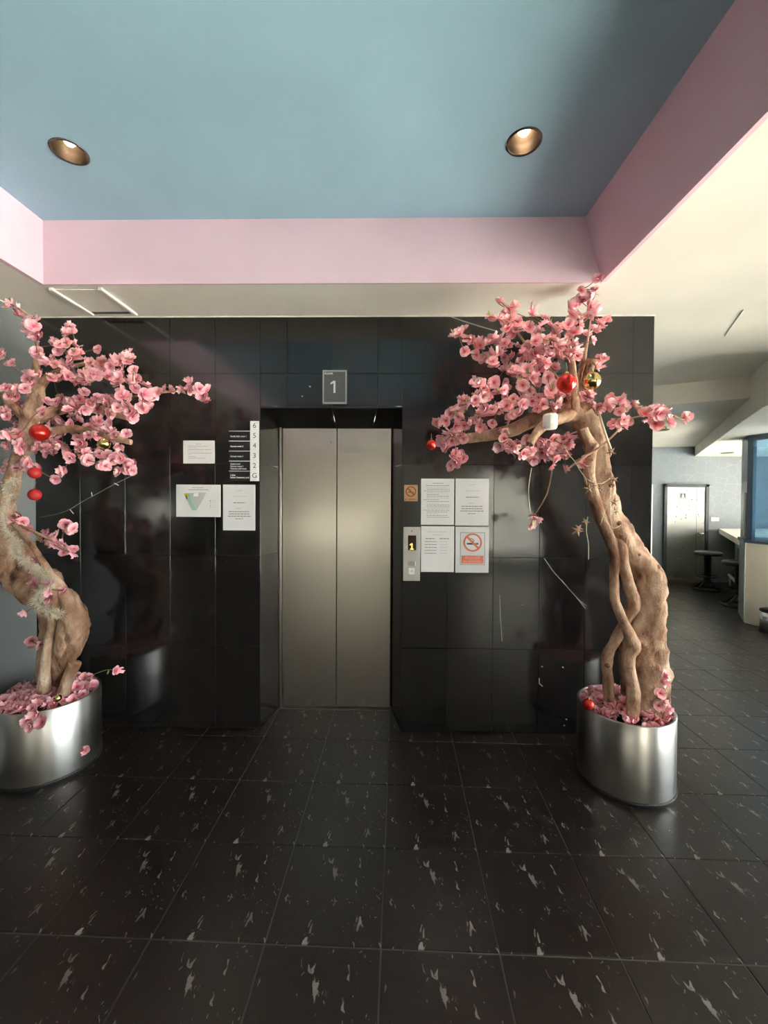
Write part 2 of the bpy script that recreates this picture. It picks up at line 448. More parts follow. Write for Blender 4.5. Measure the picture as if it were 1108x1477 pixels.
# ------------------------------------------------------------------ left wing wall, lobby shell
MB().box((XW-.12, 1.75, 0), (XW, D+.02, H)).build('wall_left', M['grey'], kind='structure')
MB().box((LEFT-.12, BACK-.12, 0), (LEFT, D+.3, 3.3)).build('wall_lobby_side', M['dim'], kind='structure')
MB().box((LEFT, D+.1, 0), (XW-.1, D+.3, 3.3)).build('wall_lobby_far', M['dim'], kind='structure')
def wall_with_holes(name, axis, pos, a0, a1, z1, holes, th=.16, m_='dim'):
    mb = MB(); xs = sorted({a0, a1, *[h[0] for h in holes], *[h[1] for h in holes]})
    for x0, x1 in zip(xs, xs[1:]):
        hh = [h for h in holes if h[0] <= x0+1e-6 and h[1] >= x1-1e-6]
        segs = [(0, z1)] if not hh else [(0, hh[0][2]), (hh[0][3], z1)]
        for (u0, u1) in segs:
            if u1-u0 < .005: continue
            if axis == 'X': mb.box((pos, x0, u0), (pos+th, x1, u1))
            else: mb.box((x0, pos-th, u0), (x1, pos, u1))
    return mb.build(name, M[m_], kind='structure')
WN = [0]
def window(axis, pos, a0, a1, z0, z1, nm, trans=None):
    WN[0] += 1
    if axis == 'X': c = (pos, (a0+a1)/2, z0)
    else: c = ((a0+a1)/2, pos, z0)
    e = empty('window_%d' % WN[0], c, kind='structure'); mb = MB(); f = .035
    def bx(p0, p1, q0, q1, d0, d1):
        if axis == 'X': return (pos+d0, p0, q0), (pos+d1, p1, q1)
        return (p0, pos+d0, q0), (p1, pos+d1, q1)
    t = (.03, .09) if axis == 'X' else (-.09, -.03)
    for i in range(nm+1):
        x = a0+(a1-a0)*i/nm; mb.box(*bx(max(a0, x-f), min(a1, x+f), z0, z1, *t))
    for z in (z0, z1-f*1.5): mb.box(*bx(a0, a1, z, z+f*1.5, *t))
    if trans: mb.box(*bx(a0, a1, trans, trans+.06, *t))
    mb.build('window_frame', M['winframe'], e)
    mid = (t[0]+t[1])/2
    for i in range(nm):
        x0, x1 = a0+(a1-a0)*i/nm+f, a0+(a1-a0)*(i+1)/nm-f
        MB().box(*bx(x0, x1, z0+.05, z1-.05, mid-.003, mid+.003)).build('pane', M['pane'], e)
wall_with_holes('wall_right', 'X', RX, BACK, 3.2, 3.3, [(-4.2, 2.95, .08, 2.45)])
window('X', RX, -4.2, 2.95, .08, 2.45, 6, 2.0)
wall_with_holes('wall_front', 'Y', BACK, -3.0, RX+.16, 3.3, [(-2.4, -.3, .55, .95), (2.0, 3.6, .3, 2.1)], m_='white')
wall_with_holes('wall_front_side', 'Y', BACK, LEFT-.1, -3.0, 3.3, [(-5.95, -5.3, .95, 1.5)])
window('Y', BACK, -5.95, -5.3, .95, 1.5, 1); window('Y', BACK, -2.4, -.3, .55, .95, 2); window('Y', BACK, 2.0, 3.6, .3, 2.1, 2, 1.5)  # low middle strip is an added window, brightening what the lift door mirrors
wall_with_holes('wall_bar_side', 'Y', 3.2, RX+.16, FARX+.1, 3.3, [(4.2, 7.2, .1, 2.25)])
window('Y', 3.2, 4.2, 7.2, .1, 2.25, 3)
wall_with_holes('wall_bar_end', 'X', FARX, 3.2, FARY+.1, 3.3, [(3.6, 7.4, .1, 2.25)])
window('X', FARX, 3.6, 7.4, .1, 2.25, 3)
MB().box((LEFT, FARY, 0), (FARX+.1, FARY+.15, 3.3)).build('wall_far', M['paper_wall'], kind='structure')
MB().box((XE-.6, D+.33, 0), (XE-.5, FARY, 3.3)).build('wall_corridor', M['grey'], kind='structure')
MB().box((-60, -60, -.2), (60, 60, -.125)).build('ground', M['ground_out'], kind='structure')

# block added outside the windows to dim their reflections in the stone
MB().box((-16, -16, -.125), (13, -11.5, 7)).build('reflection_block', paint('reflection_block_paint', srgb(206, 200, 190)), kind='structure')

# ------------------------------------------------------------------ ceilings
DL = [(-1.432, 1.822), (.558, 1.795)]
def ceiling_holes(o, holes, z0, z1):
    me = o.data
    for (x, y, r) in holes:
        c = bpy.data.objects.new('cut', MB().lathe([(r, z0), (r, z1)], (x, y, 0), 32, cap=True).mesh('cut', M['white'])); COL.objects.link(c)
        md = o.modifiers.new('b', 'BOOLEAN'); md.object = c; md.operation = 'DIFFERENCE'; md.solver = 'EXACT'
        bpy.context.view_layer.update()
        dg = bpy.context.evaluated_depsgraph_get()
        nm = bpy.data.meshes.new_from_object(o.evaluated_get(dg)); o.modifiers.clear(); o.data = nm
        bpy.data.objects.remove(c)
ce = MB().box((XL-.05, -1.5, HC), (XRT+.02, YF+.02, HC+.1)).build('ceiling', M['blue'], kind='structure')
ceiling_holes(ce, [(x, y, .069) for x, y in DL], HC-.05, HC+.2)
# dropped soffit around the recess
sf = MB()
sf.box((XL-.5, YF+.0118, H), (XRB-.0, D+.35, 3.3))
sf.build('ceiling_soffit_back', M['white'], kind='structure')
# the ceiling over the corridor and the right half of the lobby ends on the skewed step in front of the bar
FA, FB = Vector((3.58-.5*2.2, 4.29-.866*2.2)), Vector((5.62, 7.76))   # line of the bar bulkhead
stepA, stepB = Vector((1.1, 5.12)), Vector((3.40, 4.0))
MB().prism([(XRB, -1.5), (RX+.16, -1.5), (RX+.16, 3.2), (3.25, 3.62), (3.42, 3.98), (2.745, 4.32), (1.0, 5.17), (1.0, D+.34), (XRB, D+.3)][::-1][::-1], H, 3.3).build('ceiling_soffit_right', M['white'], kind='structure')
MB().prism([(1.0, 5.17), (2.745, 4.32), (3.42, 3.98), (3.58, 4.29), (5.62, 7.76), (1.0, 7.76)], HL, 3.3).build('ceiling_corridor', M['white'], kind='structure')
MB().prism([(3.2, 3.62), (3.05, 3.2), (FARX+.1, 3.2), (FARX+.1, 7.8), (5.62, 7.76), (3.58, 4.29)], HB, 3.3).build('ceiling_bar', M['white'], kind='structure')
MB().box((LEFT-.1, BACK-.1, H), (RX+.16, -1.5, 3.3)).build('ceiling_lobby', M['dim'], kind='structure')
MB().box((LEFT-.1, -1.5, H), (XL-.5, D+.3, 3.3)).box((XL-.5, -1.5, H), (XL-.03, YF+.0118, 3.3)).build('ceiling_lobby_side', M['white'], kind='structure')
# pink upstands of the recess
MB().box((XL-.03, -1.5, H-.0005), (XL, YF+.012, HC+.02)).build('trim_1', M['pink'], kind='structure')
MB().box((XL, YF-.0, H-.0005), (XRB+.004, YF+.012, HC+.02)).build('trim_2', M['pink'], kind='structure')
q = MB(); a = [(XRB, -1.5, H-.0005), (XRB, YF, H-.0005), (XRT, YF, HC+.02), (XRT, -1.5, HC+.02)]
b_ = [(XRB+.02, -1.5, H-.0005), (XRB+.02, YF, H-.0005), (XRB+.02, YF, HC+.02), (XRB+.02, -1.5, HC+.02)]
q.poly(a).poly(b_)
for i in range(4): q.poly([a[i], a[(i+1) % 4], b_[(i+1) % 4], b_[i]])
bmesh.ops.remove_doubles(q.bm, verts=q.bm.verts, dist=1e-5)
q.build('trim_3', M['pink'], kind='structure')
MB().box((XL, -1.5, H-.0005), (XRB+.004, -1.488, HC+.02)).build('trim_8', M['pink'], kind='structure')
# pale bead where wall meets ceiling
MB().box((XW, D-.006, H-.006), (XE+.004, D+.004, H)).build('trim_4', M['white'], kind='structure')
MB().box((XW, 1.75, H-.006), (XW+.006, D-.006, H)).build('trim_5', M['white'], kind='structure')
# white strip on the free end of the tiled wall
MB().box((XE+.001, D+.02, 0), (XE+.022, D+.06, 1.63), .002).build('trim_6', M['alu'], kind='structure')

# ------------------------------------------------------------------ downlights
def downlight(x, y, z, r, label, on=True, power=6):
    e = empty('downlight', (x, y, z), label, 'light')
    MB().lathe([(r*.94, z-.001), (r*1.0, z-.006), (r*1.09, z-.003), (r*1.1, z)], (x, y, 0), 40).build('rim', M['rim'], e)
    MB().lathe([(r*.94, z-.001), (r*.86, z+.03), (r*.6, z+.06), (r*.42, z+.068)], (x, y, 0), 40).build('reflector', M['bronze'], e)
    if on:
        MB().lathe([(.0005, z+.028), (r*.22, z+.032), (r*.36, z+.044), (r*.42, z+.068)], (x, y, 0), 24).build('bulb', M['bulb'], e)
        ld = bpy.data.lights.new('lamp_beam', 'SPOT'); ld.energy = power; ld.spot_size = 1.9; ld.spot_blend = .6; ld.color = (1, .82, .58); ld.shadow_soft_size = .03
        lo = bpy.data.objects.new('lamp_beam', ld); link(lo, e); lo.location = (0, 0, .02)
    else:
        MB().lathe([(.0005, z+.055), (r*.42, z+.068)], (x, y, 0), 24).build('bulb', M['darkrubber'], e)
downlight(*DL[0], HC, .068, 'lit bronze downlight in blue ceiling, above the blossom tree against the grey wall')
downlight(*DL[1], HC, .068, 'lit bronze downlight in blue ceiling, next to the shaded pink upstand')
def flat_light(x, y, z, r, label):
    e = empty('downlight', (x, y, z), label, 'light')
    MB().lathe([(r*.8, z-.004), (r, z-.009), (r*1.08, z)], (x, y, 0), 28).build('rim', M['rim'], e)
    MB().lathe([(.0005, z-.003), (r*.8, z-.004)], (x, y, 0), 28).build('lens', M['bronze'], e)
c = atZ(955, 620, HL); flat_light(c.x, c.y, HL, .085, 'unlit dark downlight in the low white corridor ceiling')
c = atZ(1049, 653, HB); flat_light(c.x, c.y, HB, .085, 'small downlight in the bright ceiling over the bar')

# ------------------------------------------------------------------ ceiling access hatch
hx0, hx1, hy0, hy1 = -1.935, -1.632, 2.30, 2.63
e = empty('access_hatch', ((hx0+hx1)/2, (hy0+hy1)/2, H), 'square white ceiling access hatch with raised side rails', 'hatch')
MB().box((hx0+.02, hy0+.02, H-.004), (hx1-.02, hy1-.02, H+.0)).build('hatch_panel', M['white'], e)
MB().box((hx0, hy0, H-.016), (hx0+.022, hy1, H), .002).build('rail', M['alu'], e)
MB().box((hx1-.022, hy0, H-.016), (hx1, hy1, H), .002).build('rail', M['alu'], e)
MB().box((hx0+.03, hy1-.035, H-.0075), (hx1-.03, hy1-.012, H-.0035)).build('painted_gap_shadow', mat('hatch_shadow_paint', (.10, .095, .09), .7), e)  # dark strip, shadow at the hatch's far edge put into its colour
# short slit in the white ceiling
a, b_ = atZ(1046, 484, H), atZ(1072, 447, H)
MB().tube([a+Vector((0, 0, -.002)), b_+Vector((0, 0, -.002))], .004, 6).build('trim_7', M['alu'], kind='structure')

# ------------------------------------------------------------------ signs and notices
def text(body, size, loc, m_, parent, name='lettering', align='LEFT', sx=1, depth=.0006, bold=0):
    cu = bpy.data.curves.new('t', 'FONT'); cu.body = body; cu.size = size; cu.align_x = align; cu.align_y = 'CENTER'
    cu.extrude = depth/2; cu.offset = bold; cu.resolution_u = 3
    t = bpy.data.objects.new('t', cu); COL.objects.link(t); bpy.context.view_layer.update()
    me = bpy.data.meshes.new_from_object(t.evaluated_get(bpy.context.evaluated_depsgraph_get()))
    bpy.data.objects.remove(t)
    me.transform(Matrix.Translation(Vector(loc)) @ Matrix.Rotation(math.pi/2, 4, 'X') @ Matrix.Diagonal((sx, 1, 1, 1)))
    me.materials.clear(); me.materials.append(m_)
    o = bpy.data.objects.new(name, me); link(o, parent); o.matrix_parent_inverse = parent.matrix_world.inverted()
    return o
def rectpix(u0, v0, u1, v1, off=0):
    a, b_ = atY((u0+u1)/2, v0, D-off), atY((u0+u1)/2, v1, D-off)
    l_, r_ = atY(u0, (v0+v1)/2, D-off), atY(u1, (v0+v1)/2, D-off)
    return l_.x, r_.x, b_.z, a.z
def digit_one(cx, cz, h_, y, m_, parent, serif=False):
    w_ = h_*.16; pts = [(-.0*h_, -.5*h_), (w_, -.5*h_), (w_, .5*h_), (.0, .5*h_), (-.25*h_, .33*h_), (-.25*h_, .19*h_), (0, .32*h_)]
    mb = MB().prism(pts, 0, .0012)
    if serif: mb.prism([(-.2*h_, -.5*h_), (w_+.2*h_, -.5*h_), (w_+.2*h_, -.39*h_), (-.2*h_, -.39*h_)], .0001, .0013)
    for v_ in mb.bm.verts: v_.co = Vector((cx+v_.co.x, y-v_.co.z, cz+v_.co.y))
    mb.build('numeral', m_, parent)
# floor number sign
x0, x1, z0, z1 = rectpix(466, 535, 500.5, 583)
s = empty('floor_sign', ((x0+x1)/2, D, z0), 'charcoal floor number sign reading FLOOR 1 in a silver frame', 'sign')
MB().box((x0+.004, D-.010, z0+.004), (x1-.004, D-.001, z1-.004)).build('sign_plate', M['signgrey'], s)
f = MB()
for bb in (((x0, z0), (x0+.008, z1)), ((x1-.009, z0), (x1, z1)), ((x0, z1-.008), (x1, z1)), ((x0, z0), (x1, z0+.010))):
    f.box((bb[0][0], D-.017, bb[0][1]), (bb[1][0], D-.001, bb[1][1]))
f.build('sign_frame', M['plate'], s)
digit_one((x0+x1)/2-.008, (z0+z1)/2+.002, .078, D-.010, M['signwhite'], s)
text('FLOOR', .017, (x0+.012, D-.0108, z1-.021), M['signwhite'], s, 'lettering', bold=.0004)
# floor directory: white number strip and five dark name plates
nx0, nx1, nz0, nz1 = rectpix(361.3, 607.5, 374, 694)
px0 = rectpix(331, 620, 340, 640)[0]
s = empty('floor_directory', ((px0+nx1)/2, D, nz0), 'floor directory with white number strip 6 to G and black room plates', 'sign')
strip = MB().box((nx0, D-.006, nz0), (nx1, D-.001, nz1), .0008).build('number_strip', M['signwhite'], s)
hh = (nz1-nz0)/6
rowsd = [('6', []), ('5', ['Family Style room 1']), ('4', ['Storage room 2']), ('3', ['Storage room 1']), ('2', ['Guest room', 'Storage room 3', 'Cleaning staff room']), ('G', ['Lobby', 'Indoor Swimming pool'])]
for i, (num, lines) in enumerate(rowsd):
    zc = nz1-hh*(i+.5)
    text(num, .046, ((nx0+nx1)/2, D-.0064, zc+.002), M['ink_dark'], strip, 'numeral', 'CENTER')
    MB().box((nx0+.018, D-.0066, zc-.023), (nx1-.018, D-.006, zc-.0215)).build('fine_print', M['ink_faint'], strip)
    if lines:
        pl = MB().box((px0, D-.005, zc-hh/2+.003), (nx0-.001, D-.001, zc+hh/2-.001)).build('name_plate', M['signblack'], s)
        MB().box((px0-.002, D-.006, zc+hh/2-.002), (nx0-.001, D-.001, zc+hh/2+.0012)).build('divider', M['signwhite'], s)
        nl = len(lines)
        for q_, t in enumerate(lines):
            zz = zc-.002+(nl-1)/2*.0155-q_*.0155
            text(t, .0145, (px0+.008, D-.0054, zz), M['signwhite'], pl, 'lettering', bold=.00025, sx=.92)
# paper notices
def notice(name, rect, label, lines, tilt=0, m_='paper'):
    x0, x1, z0, z1 = rectpix(*rect)
    s = empty(name, ((x0+x1)/2, D, z0), label, 'notice')
    MB().box((x0, D-.0028, z0), (x1, D-.0012, z1)).build('sheet', M[m_], s)
    W_, H_ = x1-x0, z1-z0
    for key in sorted({t[4] for t in lines}):
        mb = MB(); rnd = random.Random(hash(str(rect)) % 999 if False else int(rect[0]))
        for (a, b_, y, hgt, kk) in lines:
            if kk != key: continue
            x = x0+a*W_; xe = x0+b_*W_; z = z1-y*H_
            while x < xe:
                ww = min(rnd.uniform(.008, .022), xe-x)
                mb.box((x, D-.0034, z-hgt/2), (x+ww, D-.0028, z+hgt/2)); x += ww+.003
        mb.build('print_lines', M[key], s, kind='stuff')
    return s, x0, x1, z0, z1
I, F_, K_ = 'ink', 'ink_faint', 'ink_dark'
notice('paper_notice', (264.5, 635.5, 310, 668.5), 'small landscape white notice with typed lines above the evacuation map', [(.42, .58, .15, .003, I), (.16, .78, .25, .0025, I), (.16, .45, .32, .0025, I), (.16, .9, .40, .003, I), (.16, .65, .47, .0025, F_), (.16, .92, .55, .003, I), (.16, .26, .62, .0025, I), (.16, .4, .70, .0025, I), (.16, .72, .77, .003, I)])
s, x0, x1, z0, z1 = notice('evacuation_map', (254.5, 699, 318.5, 745.5), 'landscape evacuation plan with a grey and green wedge shaped floor map', [(.36, .62, .10, .004, I), (.28, .74, .16, .005, I), (.80, .90, .50, .003, F_), (.80, .90, .56, .003, F_), (.80, .90, .63, .003, F_), (.80, .90, .70, .003, F_), (.76, .78, .50, .006, K_), (.76, .78, .56, .005, I), (.76, .78, .63, .005, I), (.76, .78, .69, .005, I)])
def mp(a, b_, off=.0034): return (x0+a*(x1-x0), D-off, z1-b_*(z1-z0))
def mpoly(pts, m_, off=.0034):
    pts = [mp(*p, off) for p in pts]; mb = MB()
    mb.poly(pts).poly([Vector(p)+Vector((0, .0006, 0)) for p in pts]); 
    for i in range(len(pts)):
        a, c_ = Vector(pts[i]), Vector(pts[(i+1) % len(pts)]); mb.poly([a, c_, c_+Vector((0, .0006, 0)), a+Vector((0, .0006, 0))])
    mb.build('map_area', M[m_], s)
mpoly([(.17, .27), (.68, .24), (.62, .42), (.46, .80), (.36, .80)], 'map_grey')
mpoly([(.26, .29), (.34, .28), (.33, .40), (.46, .80), (.36, .80)], 'map_green', .0040)
mpoly([(.17, .27), (.29, .27), (.27, .40), (.235, .40)], 'map_yellow', .0042)
mpoly([(.205, .35), (.24, .34), (.26, .45), (.235, .46)], 'map_dark', .0046)
mpoly([(.40, .27), (.50, .26), (.50, .36), (.39, .37)], 'signwhite', .0042)
mpoly([(.56, .27), (.66, .25), (.63, .35), (.55, .37)], 'ink_faint', .0042)
contact = [(.42, .58, .13, .004, F_), (.3, .75, .26, .004, F_), (.32, .70, .395, .006, I), (.40, .58, .52, .005, F_), (.18, .82, .59, .006, I), (.18, .82, .64, .006, I), (.15, .86, .69, .006, I), (.38, .62, .745, .005, I)]
notice('paper_notice', (322, 699, 368.5, 765), 'portrait white notice with few grey lines beside the evacuation map', contact)
dense = [(.34, .68, .10, .004, I), (.15, .85, .15, .004, I)]
rr = random.Random(5)
for q_ in range(18):
    dense.append((.08 if q_ in (2, 7, 13) else .17, rr.choice([.55, .85, .87, .86, .8]), .19+q_*.038, .0035, I if q_ % 3 else F_))
notice('paper_notice', (607.5, 690.5, 655, 757), 'portrait notice densely typed with small lines, above the two-column list', dense)
notice('paper_notice', (657, 690.5, 705, 758), 'portrait white notice with few grey lines, above the no smoking notice', contact)
tab = [(.2, .78, .12, .004, F_), (.35, .65, .19, .004, F_), (.13, .42, .27, .006, I), (.56, .84, .27, .006, I)]
for q_ in range(5):
    y_ = .335+q_*.064; tab += [(.11, .47, y_, .005, I), (.57, .80, y_, .004, F_)]
notice('paper_notice', (607.5, 759, 655, 825), 'portrait white notice with a two-column list, next to the call panel', tab)
s, x0, x1, z0, z1 = notice('no_smoking_notice', (657, 760, 705, 826), 'white no smoking notice with red crossed circle and salmon bar', [])
W_, H_ = x1-x0, z1-z0
def frame2(xa, xb, za, zb, t, m_, par, y=D-.0034):
    mb = MB()
    for bb in (((xa, za), (xa+t, zb)), ((xb-t, za), (xb, zb)), ((xa, za), (xb, za+t)), ((xa, zb-t), (xb, zb))):
        mb.box((bb[0][0], y, bb[0][1]), (bb[1][0], y+.0006, bb[1][1]))
    mb.build('border', m_, par)
frame2(x0+.14*W_, x1-.12*W_, z0+.17*H_, z1-.12*H_, .0022, M['ink_dark'], s)
def prohibit(cx, cz, R_, t, m_, par, y, mk):
    mb = MB(); n_ = 40
    for i in range(n_):
        t0, t1 = 2*math.pi*i/n_, 2*math.pi*(i+1)/n_
        q_ = [(cx+r_*math.cos(a_), cz+r_*math.sin(a_)) for r_, a_ in ((R_, t0), (R_, t1), (R_-t, t1), (R_-t, t0))]
        mb.prism([(p_[0], p_[1]) for p_ in q_], 0, .0008)
    d = (R_-t*.5)/math.sqrt(2); h_ = t*.45
    mb.prism([(cx-d-h_, cz+d-h_), (cx+d-h_, cz-d-h_), (cx+d+h_, cz-d+h_), (cx-d+h_, cz+d+h_)], .0009, .0014)
    for v_ in mb.bm.verts: v_.co = Vector((v_.co.x, y-v_.co.z, v_.co.y))
    mb.build('prohibition_ring', m_, par)
    mb = MB(); mb.box((cx-R_*.62, y-.0006, cz-R_*.22), (cx+R_*.35, y, cz-R_*.06)); mb.box((cx+R_*.38, y-.0006, cz-R_*.22), (cx+R_*.62, y, cz-R_*.06))
    mb.tube([(cx-R_*.05, y-.0004, cz+R_*.05), (cx+R_*.12, y-.0004, cz+R_*.2), (cx-R_*.1, y-.0004, cz+R_*.42), (cx-R_*.25, y-.0004, cz+R_*.35)], R_*.035, 6, 4)
    mb.build('cigarette', mk, par)
prohibit(x0+.515*W_, z1-.34*H_, .060, .011, M['red_print'], s, D-.0030, M['ink_dark'])
MB().box((x0+.18*W_, D-.0036, z0+.20*H_), (x1-.16*W_, D-.0030, z0+.375*H_)).build('caption_bar', M['red_bar'], s)
text('ห้ามสูบบุหรี่', .022, (x0+.51*W_, D-.0040, z0+.325*H_), mat('pale_red_print', srgb(246, 196, 178), .5), s, 'lettering', 'CENTER')
text('NO SMOKING', .019, (x0+.51*W_, D-.0040, z0+.24*H_), mat('pale_red_print', srgb(246, 196, 178), .5), s, 'lettering', 'CENTER')
# small tan no smoking plate
x0, x1, z0, z1 = rectpix(583, 699.5, 602.5, 723)
s = empty('no_smoking_plate', ((x0+x1)/2, D, z0), 'small tan no smoking plate above the lift call panel', 'sign')
MB().box((x0, D-.004, z0), (x1, D-.001, z1), .0006).build('plate', M['wood_sign'], s)
prohibit((x0+x1)/2, z1-.043, .034, .007, M['wood_print'], s, D-.0042, M['wood_print'])
text('NO SMOKING', .0125, ((x0+x1)/2, D-.0046, z0+.012), M['wood_print'], s, 'lettering', 'CENTER', bold=.0003)
# call panel
x0, x1, z0, z1 = rectpix(581.8, 760, 606, 837.5)
s = empty('lift_call_panel', ((x0+x1)/2, D, z0), 'steel lift call panel with orange digit 1 on black display', 'panel')
MB().box((x0, D-.008, z0), (x1, D-.001, z1), .0012).build('face_plate', M['plate'], s)
W_, H_ = x1-x0, z1-z0
sc_ = MB().box((x0+.27*W_, D-.0088, z1-.43*H_), (x1-.24*W_, D-.007, z1-.155*H_)).build('display', M['screen'], s)
digit_one(x0+.48*W_, z1-.36*H_, .038, D-.0088, M['led'], sc_, True)
MB().lathe([(.0005, -.0095), (.004, -.0095), (.004, -.007)], (x0+.5*W_, D, z1-.075*H_), 14, axis='Y').build('keyhole', M['ink_dark'], s)
MB().box((x0+.28*W_, D-.0092, z1-.715*H_), (x0+.68*W_, D-.007, z1-.635*H_), .001).build('arrow_button', mat('worn_button', (.38, .35, .33), .4, .8), s)
MB().box((x0+.70*W_, D-.0096, z1-.715*H_), (x0+.74*W_, D-.007, z1-.635*H_)).build('button_edge', M['signwhite'], s)
bt = MB().prism([(x0+.33*W_, 0), (x0+.68*W_, 0), (x0+.68*W_, .035), (x0+.64*W_, .042), (x0+.37*W_, .042), (x0+.33*W_, .035)], 0, .006)
for v_ in bt.bm.verts: v_.co = Vector((v_.co.x, D-.007-v_.co.z, z1-.76*H_-v_.co.y))
bt.build('call_button', M['signwhite'], s)
text('▲', .011, (x0+.5*W_, D-.0136, z1-.815*H_), M['ink_dark'], s, 'arrow', 'CENTER')

# ------------------------------------------------------------------ restroom door, far wall fittings
FY = FARY
def fx(u, v_): return atY(u, v_, FY)
a, b_ = fx(954.5, 838), fx(1020.5, 698.5)
fx0, fx1, fz1 = a.x, b_.x, b_.z
d2 = empty('door_2', ((fx0+fx1)/2, FY, 0), 'pale steel restroom door in a dark frame', 'door', kind='structure')
mb = MB()
for bb in (((fx0, 0), (fx0+.05, fz1)), ((fx1-.055, 0), (fx1, fz1)), ((fx0, fz1-.05), (fx1, fz1))):
    mb.box((bb[0][0], FY-.05, bb[0][1]), (bb[1][0], FY+.01, bb[1][1]))
mb.build('door_frame', M['frame_dark'], d2)
lf = MB().box((fx0+.055, FY-.035, .035), (fx1-.06, FY+.01, fz1-.055), .003).build('door_leaf', M['restroom'], d2)
sx = fx(1002.5, 770).x
MB().box((sx-.004, FY-.0365, .04), (sx, FY-.034, fz1-.058)).build('edge_joint', M['frame_dark'], lf)
MB().box((fx0+.055, FY-.04, .0), (fx1-.06, FY-.02, .05)).build('kick_board', mat('worn_wood', (.20, .15, .10), .8), d2)
kx = fx(1010, 770)
MB().lathe([(.0005, -.075), (.022, -.075), (.03, -.06), (.022, -.045), (.012, -.042), (.012, -.035), (.034, -.034), (.034, -.03)], (kx.x, FY, kx.z), 20, axis='Y').build('door_knob', M['chrome'], lf)
c = fx(983, 717.5)
s = empty('restroom_sign', (c.x, FY-.036, c.z-.07), 'small grey square sign with white figure on the restroom door', 'sign')
MB().box((c.x-.075, FY-.040, c.z-.085), (c.x+.075, FY-.0365, c.z+.085)).build('plate', mat('pale_sign', (.55, .55, .5), .5), s)
MB().box((c.x-.045, FY-.043, c.z-.01), (c.x+.045, FY-.0395, c.z+.075)).build('pictogram_field', mat('slate_print', srgb(84, 88, 98), .5), s)
mb = MB().prism([(-.026, -.03), (.026, -.03), (.012, .012), (-.012, .012)], 0, .001)
for v_ in mb.bm.verts: v_.co = Vector((c.x+v_.co.x, FY-.0432-v_.co.z, c.z+.03+v_.co.y))
mb.ball((c.x, FY-.0436, c.z+.055), .011, 12, 8, (1, .1, 1)); mb.build('figure', M['signwhite'], s)
c = fx(1031, 749)
s = empty('light_switch', (c.x, FY, c.z-.04), 'white two gang light switch beside the restroom door', 'switch')
MB().box((c.x-.075, FY-.012, c.z-.04), (c.x+.075, FY-.001, c.z+.04), .003).build('plate', M['switch'], s)
for dx in (-.035, .035): MB().box((c.x+dx-.016, FY-.017, c.z-.022), (c.x+dx+.016, FY-.011, c.z+.022), .002).build('rocker', M['signwhite'], s)

# ------------------------------------------------------------------ bar
dv = Vector((.55, .835)).normalized(); nv = Vector((dv.y, -dv.x))       # along the bar, towards its inside
pA = Vector((4.70, 5.62)); pB = Vector((4.414, 5.194)); pC = pB+Vector((.29, -.957))*1.0
pDd = pC+Vector((1.1, .25)); pE = pA+nv*1.2
ZB = 1.0
s = empty('bar_pillar', (pB.x, pB.y, 0), 'cream tiled bar end with blue glass box above', 'bar counter')
MB().prism([pA, pB, pC, pDd, pE][::-1], 0, ZB).build('base', [M['counter']], s)
MB().prism([pA+(pA-pB)*.0+Vector((-.006, .004)), pB+Vector((-.008, .004)), pB+Vector((.0, .0)), pA], .01, ZB-.004).build('side_panel', M['counter_grey'], s)
def dirn(a, b_): return (b_-a).normalized()
# ledge, posts, glass
MB().prism([pA+Vector((-.02, .02)), pB+Vector((-.03, 0)), pC+Vector((-.02, -.02)), pDd, pE][::-1], ZB, ZB+.035).build('ledge', M['slate'], s)
def post(p, q_, w0, t, z0, z1, nm, m_):
    d = dirn(p, q_); nn = Vector((-d.y, d.x))*t
    return MB().prism([p, p+d*w0, p+d*w0+nn, p+nn], z0, z1).build(nm, m_, s)
post(pB, pA, (pA-pB).length, -.04, ZB+.03, HB, 'side_post', M['slate'])
post(pB, pC, .06, .06, ZB+.03, HB, 'post', M['slate'])
post(pB+dirn(pB, pC)*.94, pC, .06, .06, ZB+.03, HB, 'post', M['slate'])
post(pB, pC, 1.0, .05, HB-.07, HB, 'header', M['slate'])
post(pB+dirn(pB, pC)*.06, pC, .88, .012, ZB+.03, HB-.07, 'glass_pane', M['blueglass'])
post(pC, pDd, 1.1, .012, ZB+.03, HB, 'glass_pane', M['blueglass'])
# back screen inside the glass box
post(pE, pDd, (pDd-pE).length, .03, ZB+.03, HB, 'back_panel', mat('blue_back_panel', srgb(128, 160, 186), .35))
hb = pB+dirn(pB, pA)*.06
MB().box((hb.x-.02, hb.y-.012, 1.08), (hb.x-.002, hb.y+.012, 1.62), .003).build('handle', M['alu'], s)
# counter running to the far wall
q0, q1 = Vector((6.05, FARY-.012)), Vector((4.74, 5.70))
ctr = empty('bar_counter', (5.4, 6.7, 0), 'white bar counter top on a grey body reaching the far wall', 'bar counter')
MB().prism([q1, q0, q0+Vector((1.2, 0)), q1+nv*.6], ZB-.085, ZB).build('counter_top', M['white'], ctr)
b0, b1 = q0+Vector((.30, 0)), q1+nv*.28+dv*.05
MB().prism([b1, b0, b0+Vector((.3, 0)), b1+nv*.25], 0, ZB-.085).build('body', M['counter_grey'], ctr)
nc = b0-dv*.55
def niche_shade_panel(z0, z1, off, ln):
    p = b0-dv*off-nv*.006
    MB().prism([p, p-dv*ln, p-dv*ln+nv*.004, p+nv*.004], z0, z1).build('niche_shade_panel', mat('niche_shade', (.08, .085, .085), .7), ctr)  # flat panel, the shade of a recess put into its dark colour
niche_shade_panel(.50, .68, .35, .5)
niche_shade_panel(.18, .36, .5, .6)
a, c = Vector((6.0, 7.42)), Vector((4.9, 5.98))
a = b0-nv*.10-dv*.25; c = b1-nv*.10+dv*.2; c = a.lerp(c, .60)
